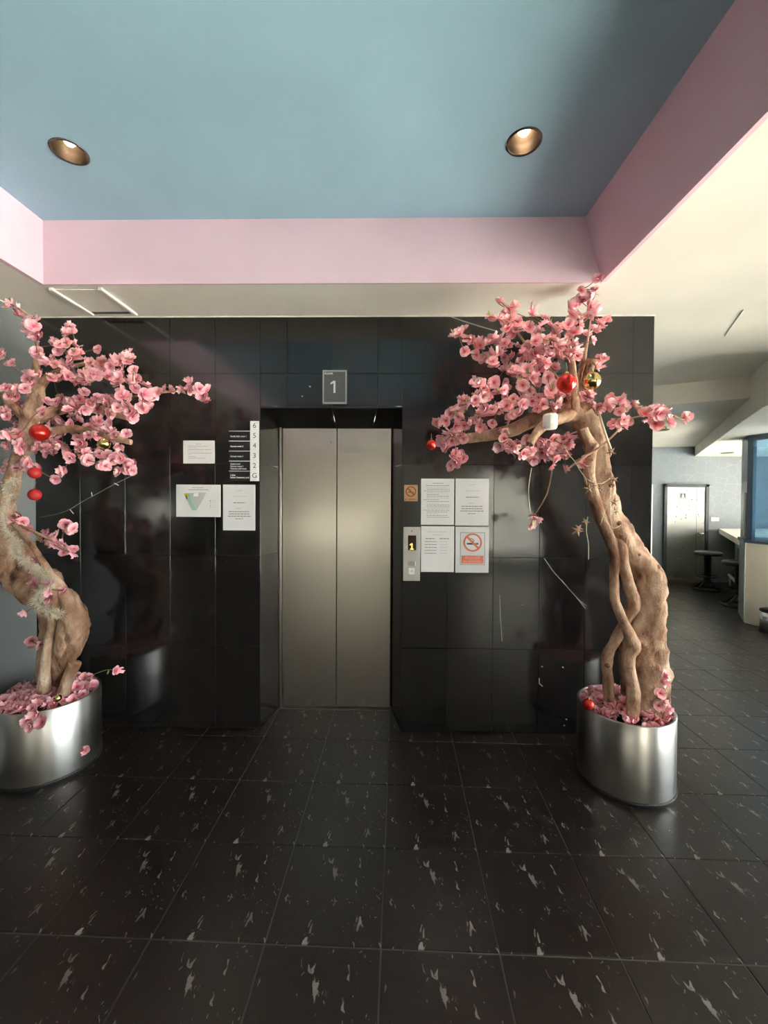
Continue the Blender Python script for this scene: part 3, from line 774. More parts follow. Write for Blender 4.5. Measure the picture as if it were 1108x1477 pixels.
rl = empty('foot_rail', (a.x, a.y, 0), 'pale metal foot rail along the bar counter', 'rail')
MB().tube([(a.x, a.y, .17), (c.x, c.y, .17)], .022, 10).build('bar', M['alu'], rl)
for p in (a.lerp(c, .1), a.lerp(c, .9)):
    MB().tube([(p.x, p.y, 0), (p.x, p.y, .17)], .014, 8).build('support', M['alu'], rl)

def stool(x, y, label, zs=.655):
    e = empty('bar_stool', (x, y, 0), label, 'stool', 'bar stools at the counter')
    MB().lathe([(.0005, zs), (.17, zs), (.2, zs-.012), (.205, zs-.04), (.19, zs-.062), (.0005, zs-.062)], (x, y, 0), 32).build('seat', M['stool_seat'], e)
    MB().lathe([(.05, .16), (.05, zs-.08), (.08, zs-.062)], (x, y, 0), 18, cap=True).build('post', M['stool'], e)
    mb = MB()
    ring = [(x+.15*math.cos(t), y+.15*math.sin(t), .235) for t in [2*math.pi*i/28 for i in range(29)]]
    mb.tube(ring, .012, 8, cap=False)
    for i in range(4):
        t = .5+i*math.pi/2; mb.tube([(x+.04*math.cos(t), y+.04*math.sin(t), .235), (x+.15*math.cos(t), y+.15*math.sin(t), .235)], .009, 6)
    mb.build('foot_ring', M['stool'], e)
    mb = MB(); ring = [(x+.205*math.cos(t), y+.205*math.sin(t), .018) for t in [2*math.pi*i/32 for i in range(33)]]
    mb.tube(ring, .018, 8, cap=False); mb.build('base_ring', M['stool'], e)
    for i in range(4):
        t = .2+i*math.pi/2
        MB().tube([(x+.03*math.cos(t), y+.03*math.sin(t), .17), (x+.2*math.cos(t), y+.2*math.sin(t), .02)], .016, 8).build('leg', M['stool'], e)
stool(5.37, 7.06, 'black round bar stool in front of the restroom door')
stool(5.0, 5.98, 'black round bar stool close behind the cream bar end')
c = atZ(1112, 912, 0)
e = empty('waste_bin', (c.x, c.y, 0), 'small steel waste bin at the foot of the cream bar end', 'bin')
MB().lathe([(.10, .012), (.10, .24)], (c.x, c.y, 0), 28, cap=True).build('body', M['chrome'], e)
MB().lathe([(.106, 0), (.106, .014)], (c.x, c.y, 0), 28, cap=True).build('base_ring', M['darkrubber'], e)
MB().lathe([(.104, .24), (.104, .262), (.06, .275), (.0005, .278)], (c.x, c.y, 0), 28).build('lid', M['darkrubber'], e)

# ------------------------------------------------------------------ planters
def planter(cx, cy, R_, hgt, label, rotz=0):
    e = empty('planter', (cx, cy, 0), label, 'planter')
    n_ = 72
    MB().lathe([(R_, .022), (R_, hgt-.004), (R_-.003, hgt), (R_-.012, hgt), (R_-.014, hgt-.004), (R_-.014, .10), (.0005, .10)], (cx, cy, 0), n_).build('shell', M['pot_steel'], e)
    MB().lathe([(R_-.004, 0), (R_-.004, .022), (R_+.006, .022), (R_+.006, .012), (R_+.004, 0)], (cx, cy, 0), n_, cap=False).build('base_ring', M['darkrubber'], e)
    MB().lathe([(.0005, hgt-.075), (R_*.5, hgt-.06), (R_-.015, hgt-.085)], (cx, cy, 0), 40).build('soil', mat('dark_filling', (.09, .05, .05), .9), e)
    return e
RP, LP, RR, LR, PH = (1.292, 2.275), (-1.962, 2.312), .238, .25, .405
planter(*RP, RR, PH, 'round steel planter standing by the free end of the tiled wall')
planter(*LP, LR, PH, 'round steel planter standing in the corner by the grey wall')

# ------------------------------------------------------------------ blossom and leaf meshes
def blossom_mesh(name, m_, open_=1.0, n1=6, n2=5, seed=0):
    rnd = random.Random(seed); bm = bmesh.new(); uv = bm.loops.layers.uv.new('UVMap')
    def petals(n_, R_, cup, tw, z0):
        for i in range(n_):
            t = 2*math.pi*(i+tw)/n_+rnd.uniform(-.12, .12); cs, sn = math.cos(t), math.sin(t)
            r = R_*rnd.uniform(.88, 1.1); wd = R_*rnd.uniform(.44, .56); cp = cup*rnd.uniform(.3, 1.6)
            loc = [(0, 0, 0, 0), (.55*r, -wd, cp*.45, .55), (.62*r, 0, cp*.30, .6), (.55*r, wd, cp*.45, .55), (.86*r, -wd*.86, cp*.9+R_*rnd.uniform(-.05, .09), .92), (1.0*r, 0, cp*.8, 1), (.87*r, wd*.84, cp*.95+R_*rnd.uniform(-.05, .09), .95)]
            vs = [bm.verts.new((a*cs-b_*sn, a*sn+b_*cs, z0+z)) for a, b_, z, q_ in loc]
            for f in ((0, 1, 2), (0, 2, 3), (1, 4, 5, 2), (2, 5, 6, 3)):
                g = bm.faces.new([vs[q_] for q_ in f]); g.smooth = True
                for lp, q_ in zip(g.loops, f): lp[uv].uv = (loc[q_][3], .5)
    petals(n1, 1.0, .30/open_, 0, 0)
    petals(n2, .72, .62/open_, .5, .06)
    # little heart of stamens
    c = bm.verts.new((0, 0, .34)); ring = [bm.verts.new((.14*math.cos(a_), .14*math.sin(a_), .12)) for a_ in [2*math.pi*i/5 for i in range(5)]]
    for i in range(5):
        g = bm.faces.new((c, ring[i], ring[(i+1) % 5]))
        for lp in g.loops: lp[uv].uv = (.02, .5)
    me = bpy.data.meshes.new(name); bm.to_mesh(me); bm.free(); me.materials.append(m_); return me
def bud_mesh(name, m_):
    return blossom_mesh(name, m_, .42, 5, 4, 3)
BLO = {t: [blossom_mesh('blossom', M[t], 1.15, seed=1), blossom_mesh('blossom', M[t], .9, seed=2), blossom_mesh('blossom', M[t], .7, seed=5), bud_mesh('blossom', M[t])] for t in ('petal', 'petal_l')}
def leaf_mesh():
    mb = MB(); pts = [(0, 0, 0), (.35, -.22, .06), (.8, -.16, .05), (1.1, 0, -.08), (.8, .16, .05), (.35, .22, .06), (.4, 0, 0), (.8, 0, -.01)]
    vs = [mb.bm.verts.new(p) for p in pts]
    for f in ((0, 1, 6), (1, 2, 7, 6), (2, 3, 7), (3, 4, 7), (4, 5, 6, 7), (5, 0, 6)): mb.bm.faces.new([vs[i] for i in f]).smooth = True
    return mb.mesh('leaf', M['leaf'])
LEAF = leaf_mesh()
def put(name, me, p, d, sc, parent, rnd, **kw):
    o = bpy.data.objects.new(name, me); link(o, parent)
    q_ = Vector(d).to_track_quat('Z', 'Y') @ Matrix.Rotation(rnd.uniform(0, 6.28), 3, 'Z').to_quaternion()
    mw = Matrix.LocRotScale(Vector(p), q_, Vector((sc, sc, sc*rnd.uniform(.9, 1.15))))
    if parent: o.matrix_parent_inverse = parent.matrix_world.inverted()
    o.matrix_basis = mw
    return tag(o, **kw)

def spanning_twigs(hubs, pts, parent, seed):
    """thin twigs: a minimum spanning tree from the branch ends through the blossoms"""
    nodes_ = [Vector(h) for h in hubs]; nh = len(nodes_); rest_ = [Vector(p) for p in pts]
    best = []
    for p in rest_:
        dd = [(p-h).length for h in nodes_]; i = min(range(nh), key=lambda t: dd[t]); best.append([dd[i]*.9, i])
    allp = list(nodes_); mb = MB(); todo = set(range(len(rest_))); rnd = random.Random(seed)
    while todo:
        i = min(todo, key=lambda t: best[t][0]); todo.discard(i)
        p, a_ = rest_[i], allp[best[i][1]]
        mid = (p+a_)/2+Vector((rnd.uniform(-1, 1), rnd.uniform(-1, 1), rnd.uniform(-1, .6)))*(p-a_).length*.07
        thick = .0042 if best[i][1] < nh else .0026
        mb.tube([a_, mid, p], [thick, thick*.8, .0019], 5, 3)
        allp.append(p); me_ = len(allp)-1
        for t in todo:
            d_ = (rest_[t]-p).length
            if d_ < best[t][0]: best[t] = [d_, me_]
    return mb.build('twigs', M['twig'], parent, kind='stuff')

def grow(tree, pixels, base_y, ylo, yhi, hubs, matk, seed, extra, size, more=130, clampx=None):
    rnd = random.Random(seed); P3 = []
    def depth(u, v_):
        return base_y + .20*noise.noise(Vector((u*.013, v_*.017, seed))) + rnd.uniform(-.07, .07)
    def add(u, v_, Y):
        Y = min(max(Y, ylo), yhi); p = atY(u, v_, Y)
        if p.z > H-.06: p = atY(u, v_, Y*(H-.06-CAMH)/(p.z-CAMH))
        if clampx and p.x < clampx: p = atY(u, v_, Y*clampx/p.x) if p.x < 0 else p
        P3.append(p)
    for (u, v_) in pixels: add(u, v_, depth(u, v_))
    n0 = len(pixels)
    for q_ in range(extra):
        u, v_ = pixels[rnd.randrange(n0)]
        add(u+rnd.gauss(0, 7), v_+rnd.gauss(0, 6), depth(u, v_)+rnd.uniform(.0, .16))
    spanning_twigs(hubs, P3, tree, seed)
    cen = Vector((sum(p.x for p in P3)/len(P3), base_y+.05, sum(p.z for p in P3)/len(P3)))
    # blossoms past the limit of single parts, deeper in the crown, joined into one mesh
    bm = bmesh.new(); srcs = BLO[matk]; tmpuv = None
    for q_ in range(more):
        u, v_ = pixels[rnd.randrange(n0)]
        Y = min(max(depth(u, v_)+rnd.uniform(-.02, .2), ylo), yhi); p = atY(u+rnd.gauss(0, 6), v_+rnd.gauss(0, 5), Y)
        if p.z > H-.06 or (clampx and p.x < clampx): continue
        d = Vector((rnd.uniform(-1, 1), rnd.uniform(-1.3, .1), rnd.uniform(-.5, .9)))
        nv0 = len(bm.verts); bm.from_mesh(srcs[rnd.randrange(3)]); bm.verts.ensure_lookup_table()
        sz = size*rnd.uniform(.8, 1.1); mm = Matrix.LocRotScale(p, d.to_track_quat('Z', 'Y') @ Matrix.Rotation(rnd.uniform(0, 6.28), 3, 'Z').to_quaternion(), Vector((sz, sz, sz)))
        for vv in bm.verts[nv0:]: vv.co = mm @ vv.co
    me = bpy.data.meshes.new('blossoms_behind'); bm.to_mesh(me); bm.free(); me.materials.append(M[matk])
    o = bpy.data.objects.new('blossoms_behind', me); link(o, tree); o.matrix_parent_inverse = tree.matrix_world.inverted(); o['kind'] = 'stuff'
    for i, p in enumerate(P3):
        out = (p-cen); out.normalize()
        d = out*.5+Vector((rnd.uniform(-1, 1), rnd.uniform(-1.6, .15), rnd.uniform(-.5, .9)))
        me = rnd.choices(BLO[matk], (5, 4, 3, 1.3))[0]
        put('blossom', me, p-d.normalized()*.008, d, size*rnd.uniform(.8, 1.16), tree, rnd)
        if rnd.random() < .32:
            d2_ = Vector((rnd.uniform(-1, 1), rnd.uniform(-1, .2), rnd.uniform(-.8, 1)))
            put('leaf', LEAF, p+d2_.normalized()*.006, d2_, rnd.uniform(.022, .036), tree, rnd)

# ------------------------------------------------------------------ right blossom tree
RT = empty('blossom_tree', (1.30, 2.29, .33), 'artificial pink blossom tree with bare leaning trunk at the wall end', 'tree')
def pts3(lst): return [atY(u, v_, Y) for (u, v_, Y) in lst]
def limb(tree, name, lst, bmp=.16, n_=14, sub=5, seed=0, lobes=0, m_='bark', ground=None):
    P_ = pts3([t[:3] for t in lst]); R_ = [t[3]*t[2]/FPX for t in lst]
    return MB().tube(P_, R_, n_, sub, bmp, seed, lobes=lobes).build(name, M[m_], tree)
Yt = 2.24
limb(RT, 'trunk', [(930, 1046, Yt, 27), (932, 1015, Yt, 27), (936, 985, Yt, 25.5), (934, 950, Yt, 24), (929, 920, Yt, 23.5), (932, 890, Yt, 22), (934, 860, Yt, 23), (933, 832, Yt, 23), (921, 810, Yt, 20), (905, 785, Yt, 17), (891, 762, Yt, 16), (878, 740, Yt, 16), (870, 718, Yt, 15), (867, 695, Yt, 15), (864, 668, Yt, 13.5), (858, 640, Yt, 15), (850, 615, Yt, 17), (840, 596, Yt, 14)], .2, 22, 6, 1, 3)
limb(RT, 'stem', [(856, 640, Yt-.05, 8), (850, 680, Yt-.05, 8), (858, 722, Yt-.05, 8), (870, 755, Yt-.05, 8), (882, 782, Yt-.05, 8), (888, 800, Yt-.05, 7), (886, 830, Yt-.05, 6.5), (887, 862, Yt-.06, 6.5), (896, 890, Yt-.08, 7), (909, 917, Yt-.1, 8), (915, 934, Yt-.1, 9), (909, 948, Yt-.1, 7.5), (909, 970, Yt-.1, 8), (914, 1000, Yt-.1, 9), (913, 1034, Yt-.1, 9)], .18, 12, 5, 2)
limb(RT, 'stem', [(880, 780, Yt-.03, 7), (895, 789, Yt-.06, 7.5), (902, 820, Yt-.06, 7), (909, 850, Yt-.06, 8), (915, 868, Yt-.05, 9), (908, 886, Yt-.02, 8), (898, 905, Yt, 7.5), (885, 928, Yt, 7), (877, 942, Yt, 8), (876, 962, Yt, 7.5), (878, 990, Yt, 7.5), (878, 1010, Yt, 7)], .18, 12, 5, 3)
limb(RT, 'stem', [(913, 868, Yt, 6), (906, 900, Yt+.03, 7), (900, 925, Yt+.03, 6.5), (899, 950, Yt+.03, 6), (903, 985, Yt+.03, 7.5), (905, 1015, Yt+.03, 7)], .18, 10, 5, 4)
# trunk knobs
for (u, v_, r_) in ((946, 818, 8), (927, 912, 7), (882, 700, 6), (848, 700, 5), (925, 930, 8), (893, 755, 6), (920, 800, 6), (876, 960, 5)):
    if r_: MB().ball(atY(u, v_, Yt-.055), r_*1.7/FPX, 12, 8, (1, 1, .8)).build('knot', M['knot'], RT)
# crown branches
limb(RT, 'branch', [(852, 612, Yt, 13), (832, 598, Yt-.02, 11), (806, 604, Yt-.06, 8), (785, 614, Yt-.1, 7), (774, 625, Yt-.12, 6.5), (764, 641, Yt-.14, 5.5)], .15, 12, 5, 5)
limb(RT, 'branch', [(846, 606, Yt, 13), (815, 592, Yt+.05, 12), (780, 600, Yt+.1, 11), (745, 618, Yt+.13, 9.5), (710, 627, Yt+.15, 8), (672, 632, Yt+.17, 7)], .15, 12, 5, 6)
limb(RT, 'branch', [(838, 600, Yt-.02, 7), (831, 588, Yt-.06, 6), (829, 560, Yt-.06, 5.5), (826, 530, Yt-.05, 4.5), (822, 505, Yt-.04, 3.5)], .12, 10, 4, 7)
limb(RT, 'branch', [(842, 600, Yt, 9), (845, 570, Yt+.04, 8), (848, 540, Yt+.05, 7), (853, 519, Yt+.05, 6.5)], .12, 10, 4, 8)
limb(RT, 'branch', [(840, 598, Yt, 6), (834, 560, Yt+.08, 5), (840, 530, Yt+.1, 4), (848, 490, Yt, 1.6), (853, 455, Yt-.08, 1.0)], .1, 8, 4, 9)
limb(RT, 'branch', [(833, 590, Yt+.06, 12), (815, 575, Yt+.12, 10), (800, 560, Yt+.16, 7)], .12, 10, 4, 10)
limb(RT, 'branch', [(858, 645, Yt-.04, 6), (848, 632, Yt-.08, 6), (842, 618, Yt-.09, 5.5)], .12, 8, 4, 11)
limb(RT, 'branch', [(832, 596, Yt, 3), (800, 540, Yt+.05, 2.5), (765, 505, Yt+.06, 2), (735, 462, Yt+.05, 1.4)], .1, 6, 4, 12)
limb(RT, 'branch', [(815, 680, Yt-.1, 1.2), (838, 662, Yt-.1, 1.5), (872, 640, Yt-.1, 1.5), (905, 608, Yt-.08, 1.3), (925, 600, Yt-.08, 1.1), (960, 598, Yt-.08, 1), (988, 606, Yt-.08, .9)], .05, 6, 4, 13)
limb(RT, 'branch', [(864, 595, Yt-.08, 1.8), (872, 622, Yt-.1, 2.0), (881, 648, Yt-.1, 2.2)], .05, 6, 3, 14, m_='twine')
MB().tube(pts3([(719, 438, 2.3), (745, 452, 2.3), (785, 468, 2.28), (805, 487, 2.27)]), .0022, 5, 3).build('branch', M['twig'], RT)
RB = [(863,400),(840,417),(840,432),(857,426),(852,442),(829,451),(838,468),(856,451),(866,464),(861,477),(857,490),(814,471),(820,468),(823,484),(846,481),(848,455),(830,440),
(721,435),(734,445),(743,442),(768,453),(784,466),(706,456),(721,460),(736,458),(747,464),(732,471),(745,476),(763,471),(765,477),(775,492),(783,490),(799,490),(814,497),(830,498),(823,516),(804,513),(802,528),(791,508),(788,523),(812,508),(808,500),
(706,492),(728,494),(724,505),(755,507),(737,515),(752,518),(763,513),(728,533),(744,533),(760,533),(778,533),(791,544),(775,520),(770,545),(662,481),(680,490),(687,498),(707,491),(670,507),(687,512),(698,515),(726,495),(711,521),(722,508),(743,535),(716,513),(748,498),
(690,553),(713,552),(703,563),(698,572),(718,565),(728,563),(750,565),(754,556),(764,563),(775,590),(795,562),(808,567),(793,569),(735,584),(734,601),(748,596),(728,619),(656,588),(674,583),(684,580),(629,610),(643,607),(661,601),(694,598),(680,608),(670,614),(699,589),(710,590),(721,590),(710,610),(692,616),(658,614),(665,628),(658,635),(643,637),(658,654),(657,667),(651,628),(721,644),(737,644),(732,639),(746,646),(755,655),(768,661),(775,644),(782,637),(807,644),(793,646),(782,653),(800,635),(797,673),(804,662),(773,664),(761,635),(799,587),(804,581),(782,574),(768,579),(740,575),(756,583),(786,660),(765,650),(790,636),(815,655),
(846,572),(843,591),(878,587),(865,591),(900,587),(901,605),(931,596),(944,594),(959,592),(967,609),(990,605),(853,654),(823,642),(844,667),(816,676),(873,515),(862,529),(882,582),(872,583),(896,610),(952,597),(770,745),(768,757)]
hubsR = pts3([(853, 455, Yt-.08), (822, 505, Yt-.04), (853, 519, Yt+.05), (764, 641, Yt-.14), (672, 632, Yt+.17), (735, 462, Yt+.05), (800, 560, Yt+.16), (765, 505, Yt+.06), (745, 618, Yt+.13), (905, 608, Yt-.08), (806, 604, Yt-.06), (842, 618, Yt-.09), (972, 600, Yt-.08), (797, 673, Yt-.05)])
grow(RT, RB, 2.22, 1.98, 2.58, hubsR, 'petal', 11, 120, .0335)
rnd0 = random.Random(3)
for (u, v_, du, dz) in ((926, 590, 0, 1), (924, 584, -.3, 1), (959, 615, 1, .2), (913, 607, 1, -.2), (762, 540, -.2, -1), (745, 545, .1, -1), (854, 596, .2, 1), (769, 750, .5, .2)):
    put('leaf', LEAF, atY(u, v_, 2.14), (du, -.4, dz), .04, RT, rnd0)

# ------------------------------------------------------------------ left blossom tree
LT = empty('blossom_tree', (-1.93, 2.32, .33), 'artificial pink blossom tree with twisted tinselled trunk by the grey wall', 'tree')
Yl = 2.28
limb(LT, 'trunk', [(75, 985, Yl, 8), (92, 950, Yl, 17), (106, 922, Yl, 17), (108, 900, Yl-.02, 19), (96, 880, Yl-.03, 20), (80, 868, Yl, 23), (60, 852, Yl, 27), (40, 830, Yl, 27), (22, 808, Yl, 26), (10, 786, Yl, 23), (6, 765, Yl, 20), (6, 735, Yl, 13), (13, 705, Yl, 10), (20, 675, Yl, 9), (33, 640, Yl, 10), (44, 605, Yl, 12), (54, 570, Yl, 9), (58, 555, Yl, 7)], .22, 22, 6, 21, 3)
limb(LT, 'stem', [(64, 998, Yl-.06, 9), (66, 960, Yl-.06, 7.5), (71, 925, Yl-.06, 7), (78, 895, Yl-.06, 7.5), (84, 865, Yl-.08, 7), (76, 838, Yl-.1, 6), (58, 805, Yl-.1, 4.5), (38, 775, Yl-.09, 3.5), (20, 755, Yl-.06, 3)], .18, 12, 5, 22)
limb(LT, 'stem', [(92, 1000, Yl-.05, 8), (100, 975, Yl-.05, 8), (108, 956, Yl-.05, 8.5)], .12, 12, 4, 23)
limb(LT, 'stem', [(60, 1000, Yl+.05, 7), (60, 950, Yl+.06, 7), (66, 910, Yl+.05, 8), (62, 875, Yl+.03, 8)], .15, 10, 5, 24)
limb(LT, 'stem', [(86, 985, Yl, 9), (88, 930, Yl-.05, 9), (98, 880, Yl-.07, 10), (88, 850, Yl-.08, 8), (74, 832, Yl-.08, 6)], .15, 12, 5, 25)
limb(LT, 'branch', [(28, 650, Yl, 7), (60, 630, Yl, 6.5), (100, 618, Yl, 6), (140, 625, Yl, 5), (189, 638, Yl-.02, 4)], .14, 10, 5, 26)
limb(LT, 'branch', [(40, 612, Yl, 9), (80, 592, Yl+.04, 8), (120, 586, Yl+.06, 7), (160, 595, Yl+.06, 6), (187, 602, Yl+.06, 5)], .14, 10, 5, 27)
limb(LT, 'branch', [(50, 580, Yl, 8), (62, 552, Yl+.03, 6), (85, 535, Yl+.04, 4), (120, 525, Yl+.04, 2.5), (180, 519, Yl+.04, 1.4)], .1, 8, 4, 28)
limb(LT, 'branch', [(52, 575, Yl, 7), (52, 540, Yl, 5), (53, 500, Yl+.02, 3), (48, 462, Yl+.03, 2), (18, 440, Yl+.02, 1.2)], .1, 8, 4, 29)
limb(LT, 'branch', [(90, 592, Yl+.04, 3), (150, 578, Yl-.02, 2), (220, 568, Yl-.05, 1.4), (288, 561, Yl-.08, 1)], .08, 6, 4, 30)
limb(LT, 'branch', [(46, 610, Yl, 7), (25, 590, Yl-.05, 5), (2, 570, Yl-.06, 3)], .1, 8, 4, 31)
limb(LT, 'branch', [(20, 755, Yl, 2.5), (45, 765, Yl-.1, 2), (75, 780, Yl-.12, 1.5), (104, 798, Yl-.14, 1)], .08, 6, 4, 32)
LB = [(16,438),(27,454),(52,462),(48,470),(55,485),(53,507),(101,470),(97,480),(95,494),(85,496),(101,519),(108,513),(72,522),(78,525),(130,522),(146,519),(160,522),(173,519),(188,516),(193,532),(175,533),(156,542),(170,550),(192,553),(211,555),(98,542),(87,545),(130,545),(121,548),(110,550),(95,536),(58,539),(75,545),(3,510),(16,522),(38,545),(46,553),(23,561),(6,559),(12,571),(104,528),(136,540),(118,538),
(176,571),(208,569),(225,568),(217,571),(247,562),(262,561),(276,563),(288,561),(206,588),(199,592),(185,585),(169,588),(150,579),(115,576),(98,579),(81,579),(130,582),(69,579),(159,597),(156,611),(139,608),(162,623),(176,634),(127,627),(115,605),(101,611),(90,624),(95,620),(78,605),(64,602),(49,600),(26,600),(29,591),(12,600),(6,594),(17,582),(29,611),(26,626),(12,628),(9,643),(29,640),(52,646),(66,654),(95,654),(101,660),(115,654),(127,664),(118,640),(156,657),(152,672),(170,680),(191,680),(173,660),(162,663),(185,669),(144,654),(90,680),(17,669),(26,675),(43,669),(6,698),(12,677),
(33,753),(17,750),(40,764),(58,774),(71,776),(95,757),(105,761),(79,786),(90,789),(105,799),(51,848),(69,862),(30,819),(34,827),(46,808),(52,835),(69,853),(42,819),(36,884),(56,930),(110,588),(140,590),(122,592),(60,590),(105,598),(85,640),(75,648),(60,636),(40,620),(70,615),(142,575),(160,580)]
hubsL = pts3([(189, 638, Yl-.02), (187, 602, Yl+.06), (180, 519, Yl+.04), (120, 525, Yl+.04), (53, 500, Yl+.02), (18, 440, Yl+.02), (288, 561, Yl-.08), (220, 568, Yl-.05), (150, 578, Yl-.02), (2, 570, Yl-.06), (104, 798, Yl-.14), (45, 765, Yl-.1), (100, 618, Yl-.08), (140, 625, Yl-.1), (44, 605, Yl-.08), (20, 675, Yl-.06), (70, 850, Yl-.14), (40, 825, Yl-.14), (62, 930, Yl-.1)])
LB += [(70, 625), (86, 612), (100, 622), (112, 632), (128, 617), (141, 629), (152, 618), (166, 629)]
grow(LT, LB, 2.22, 1.98, 2.48, hubsL, 'petal_l', 23, 130, .0315, clampx=-2.29)

# ------------------------------------------------------------------ loose blossoms filling the planters
def filling(cx, cy, R_, hgt, n_, label, group, seed):
    rnd = random.Random(seed)
    for i in range(n_):
        r = (R_-.03)*math.sqrt((i+.5)/n_); t = i*2.39996+rnd.uniform(-.2, .2)
        x, y = cx+r*math.cos(t), cy+r*math.sin(t)
        z = hgt-.028+.05*(1-(r/R_)**2)+rnd.uniform(-.012, .014)
        d = Vector((rnd.uniform(-.8, .8), rnd.uniform(-.9, .5), rnd.uniform(.3, 1)))
        o = put('loose_blossom', rnd.choice(BLO['petal_l'][:3]), (x, y, z), d, rnd.uniform(.026, .036), None, rnd, label=label, cat='blossom', group=group)
filling(*RP, RR, PH-.005, 105, 'loose pink fabric blossom lying in the planter at the wall end', 'blossoms filling the planter at the wall end', 31)
filling(*LP, LR, PH+.008, 120, 'loose pink fabric blossom lying in the planter by the grey wall', 'blossoms filling the planter by the grey wall', 32)
rnd0 = random.Random(9)
for (u, v_, Y) in ((40, 1040, 2.06), (55, 1030, 2.06), (48, 1022, 2.07), (62, 1041, 2.07), (45, 1048, 2.05)):
    put('loose_blossom', BLO['petal_l'][rnd0.randrange(3)], atY(u, v_, Y-.03), (rnd0.uniform(-.5, .5), -1, .3), .031, None, rnd0, label='pink fabric blossom spilling over the rim of the planter by the grey wall', cat='blossom', group='blossoms over the planter rim')
d_ = ray(123, 1083); lo_, hi_ = 1.6, 2.3
for _ in range(40):
    t_ = (lo_+hi_)/2; p_ = atY(123, 1083, t_)
    if math.hypot(p_.x-LP[0], p_.y-LP[1]) > LR+.004: lo_ = t_
    else: hi_ = t_
put('loose_blossom', BLO['petal_l'][2], p_, (.3, -.8, .6), .026, None, rnd0, label='single fallen pink blossom against the foot of the steel planter by the grey wall', cat='blossom')
s = empty('flower_sprig', atY(112, 985, 2.22), 'single pink bud on a long thin stem leaning out of the planter', 'flower')
MB().tube(pts3([(110, 985, 2.22), (128, 976, 2.18), (145, 969, 2.14), (157, 966, 2.12), (164, 966.5, 2.11)]), .0014, 5, 4).build('stem', M['leaf'], s)
put('bud', BLO['petal_l'][3], atY(166, 967, 2.11), (1, -.2, .1), .024, s, rnd0)
put('sepal', LEAF, atY(157, 966, 2.115), (1, -.6, .1), .022, s, rnd0)
# tall sprig at the right planter
s = empty('blossom_sprig', atY(958, 1035, 2.14), 'upright sprig of pink blossoms behind the trunk in the planter', 'flower')
MB().tube(pts3([(955, 1040, 2.14), (961, 1010, 2.14), (957, 985, 2.15), (960, 975, 2.15)]), .002, 5, 4).build('stem', M['twig'], s)
for (u, v_) in ((960, 975), (955, 984), (952, 1000), (957, 1012), (950, 1018), (964, 1022)): put('blossom', BLO['petal'][rnd0.randrange(3)], atY(u, v_, 2.13), (rnd0.uniform(-.4, .8), -.8, .4), .03, s, rnd0)
for (u, v_) in ((962, 1008), (959, 1022)): put('leaf', LEAF, atY(u, v_, 2.12), (.3, -.5, 1), .04, s, rnd0)

# ------------------------------------------------------------------ baubles and ornaments
def bauble(u, v_, Y, rpx, m_, label, name='bauble', cat='ornament', facet=False):
    c = atY(u, v_, Y); r = rpx*Y/FPX
    e = empty(name, c, label, cat)
    if facet:
        mb = MB(); bmesh.ops.create_icosphere(mb.bm, subdivisions=3, radius=r, matrix=Matrix.Translation(c)); mb.build('ball', m_, e)
    else: MB().ball(c, r, 28, 18).build('ball', m_, e)
    MB().lathe([(r*.2, r*.93), (r*.2, r*1.15), (r*.08, r*1.18)], c, 14).build('cap', M['gold_ball'], e)
    MB().tube([c+Vector((0, 0, r*1.1)), c+Vector((.001, 0, r*1.6)), c+Vector((0, .01, r*2.2))], .0009, 5, 3).build('hanging_loop', M['wire'], e)
bauble(817.5, 553, 2.06, 13.8, M['red_ball'], 'shiny red bauble in the tree with the bare leaning trunk', facet=True)
bauble(854, 549.5, 2.08, 12.3, M['gold_ball'], 'pale gold bauble beside a shiny red one in the blossom tree')
bauble(622, 641.5, 2.2, 7.5, M['red_ball'], 'small red bauble dangling from the longest twig near the lift', facet=True)
bauble(57, 624, 2.05, 12.5, M['red_ball'], 'glowing red bauble deep in the tree by the grey wall')
bauble(150.5, 640, 2.05, 8.5, M['gold_ball'], 'small gold bauble hanging under a cut branch end')
bauble(50, 682, 2.12, 8.5, M['red_matt'], 'dull red ball, upper of two hung one above the other')
bauble(50, 713.5, 2.12, 8.5, M['red_matt'], 'dull red ball, lower of two hung one above the other')
MB().tube(pts3([(50, 690, 2.12), (50.5, 705, 2.12)]), .001, 5).build('ball_string', M['wire'], None, label='thin string between the two dull red balls', cat='string')
bauble(83, 1007, 2.10, 5.5, M['gold_ball'], 'gold bauble half sunk in the loose blossoms of a planter')
bauble(849, 1016, 2.12, 8, M['red_ball'], 'shiny red bauble half sunk in the loose blossoms of a planter')
c = atY(793.5, 608, 2.08)
MB().lathe([(.004, -.04), (.030, -.038), (.036, -.028), (.036, .026), (.03, .037), (.004, .04)], c, 10, smooth=False, cap=True).build('white_block', M['white_wax'], None, label='white block stuck on a bare branch of the tree', cat='ornament')
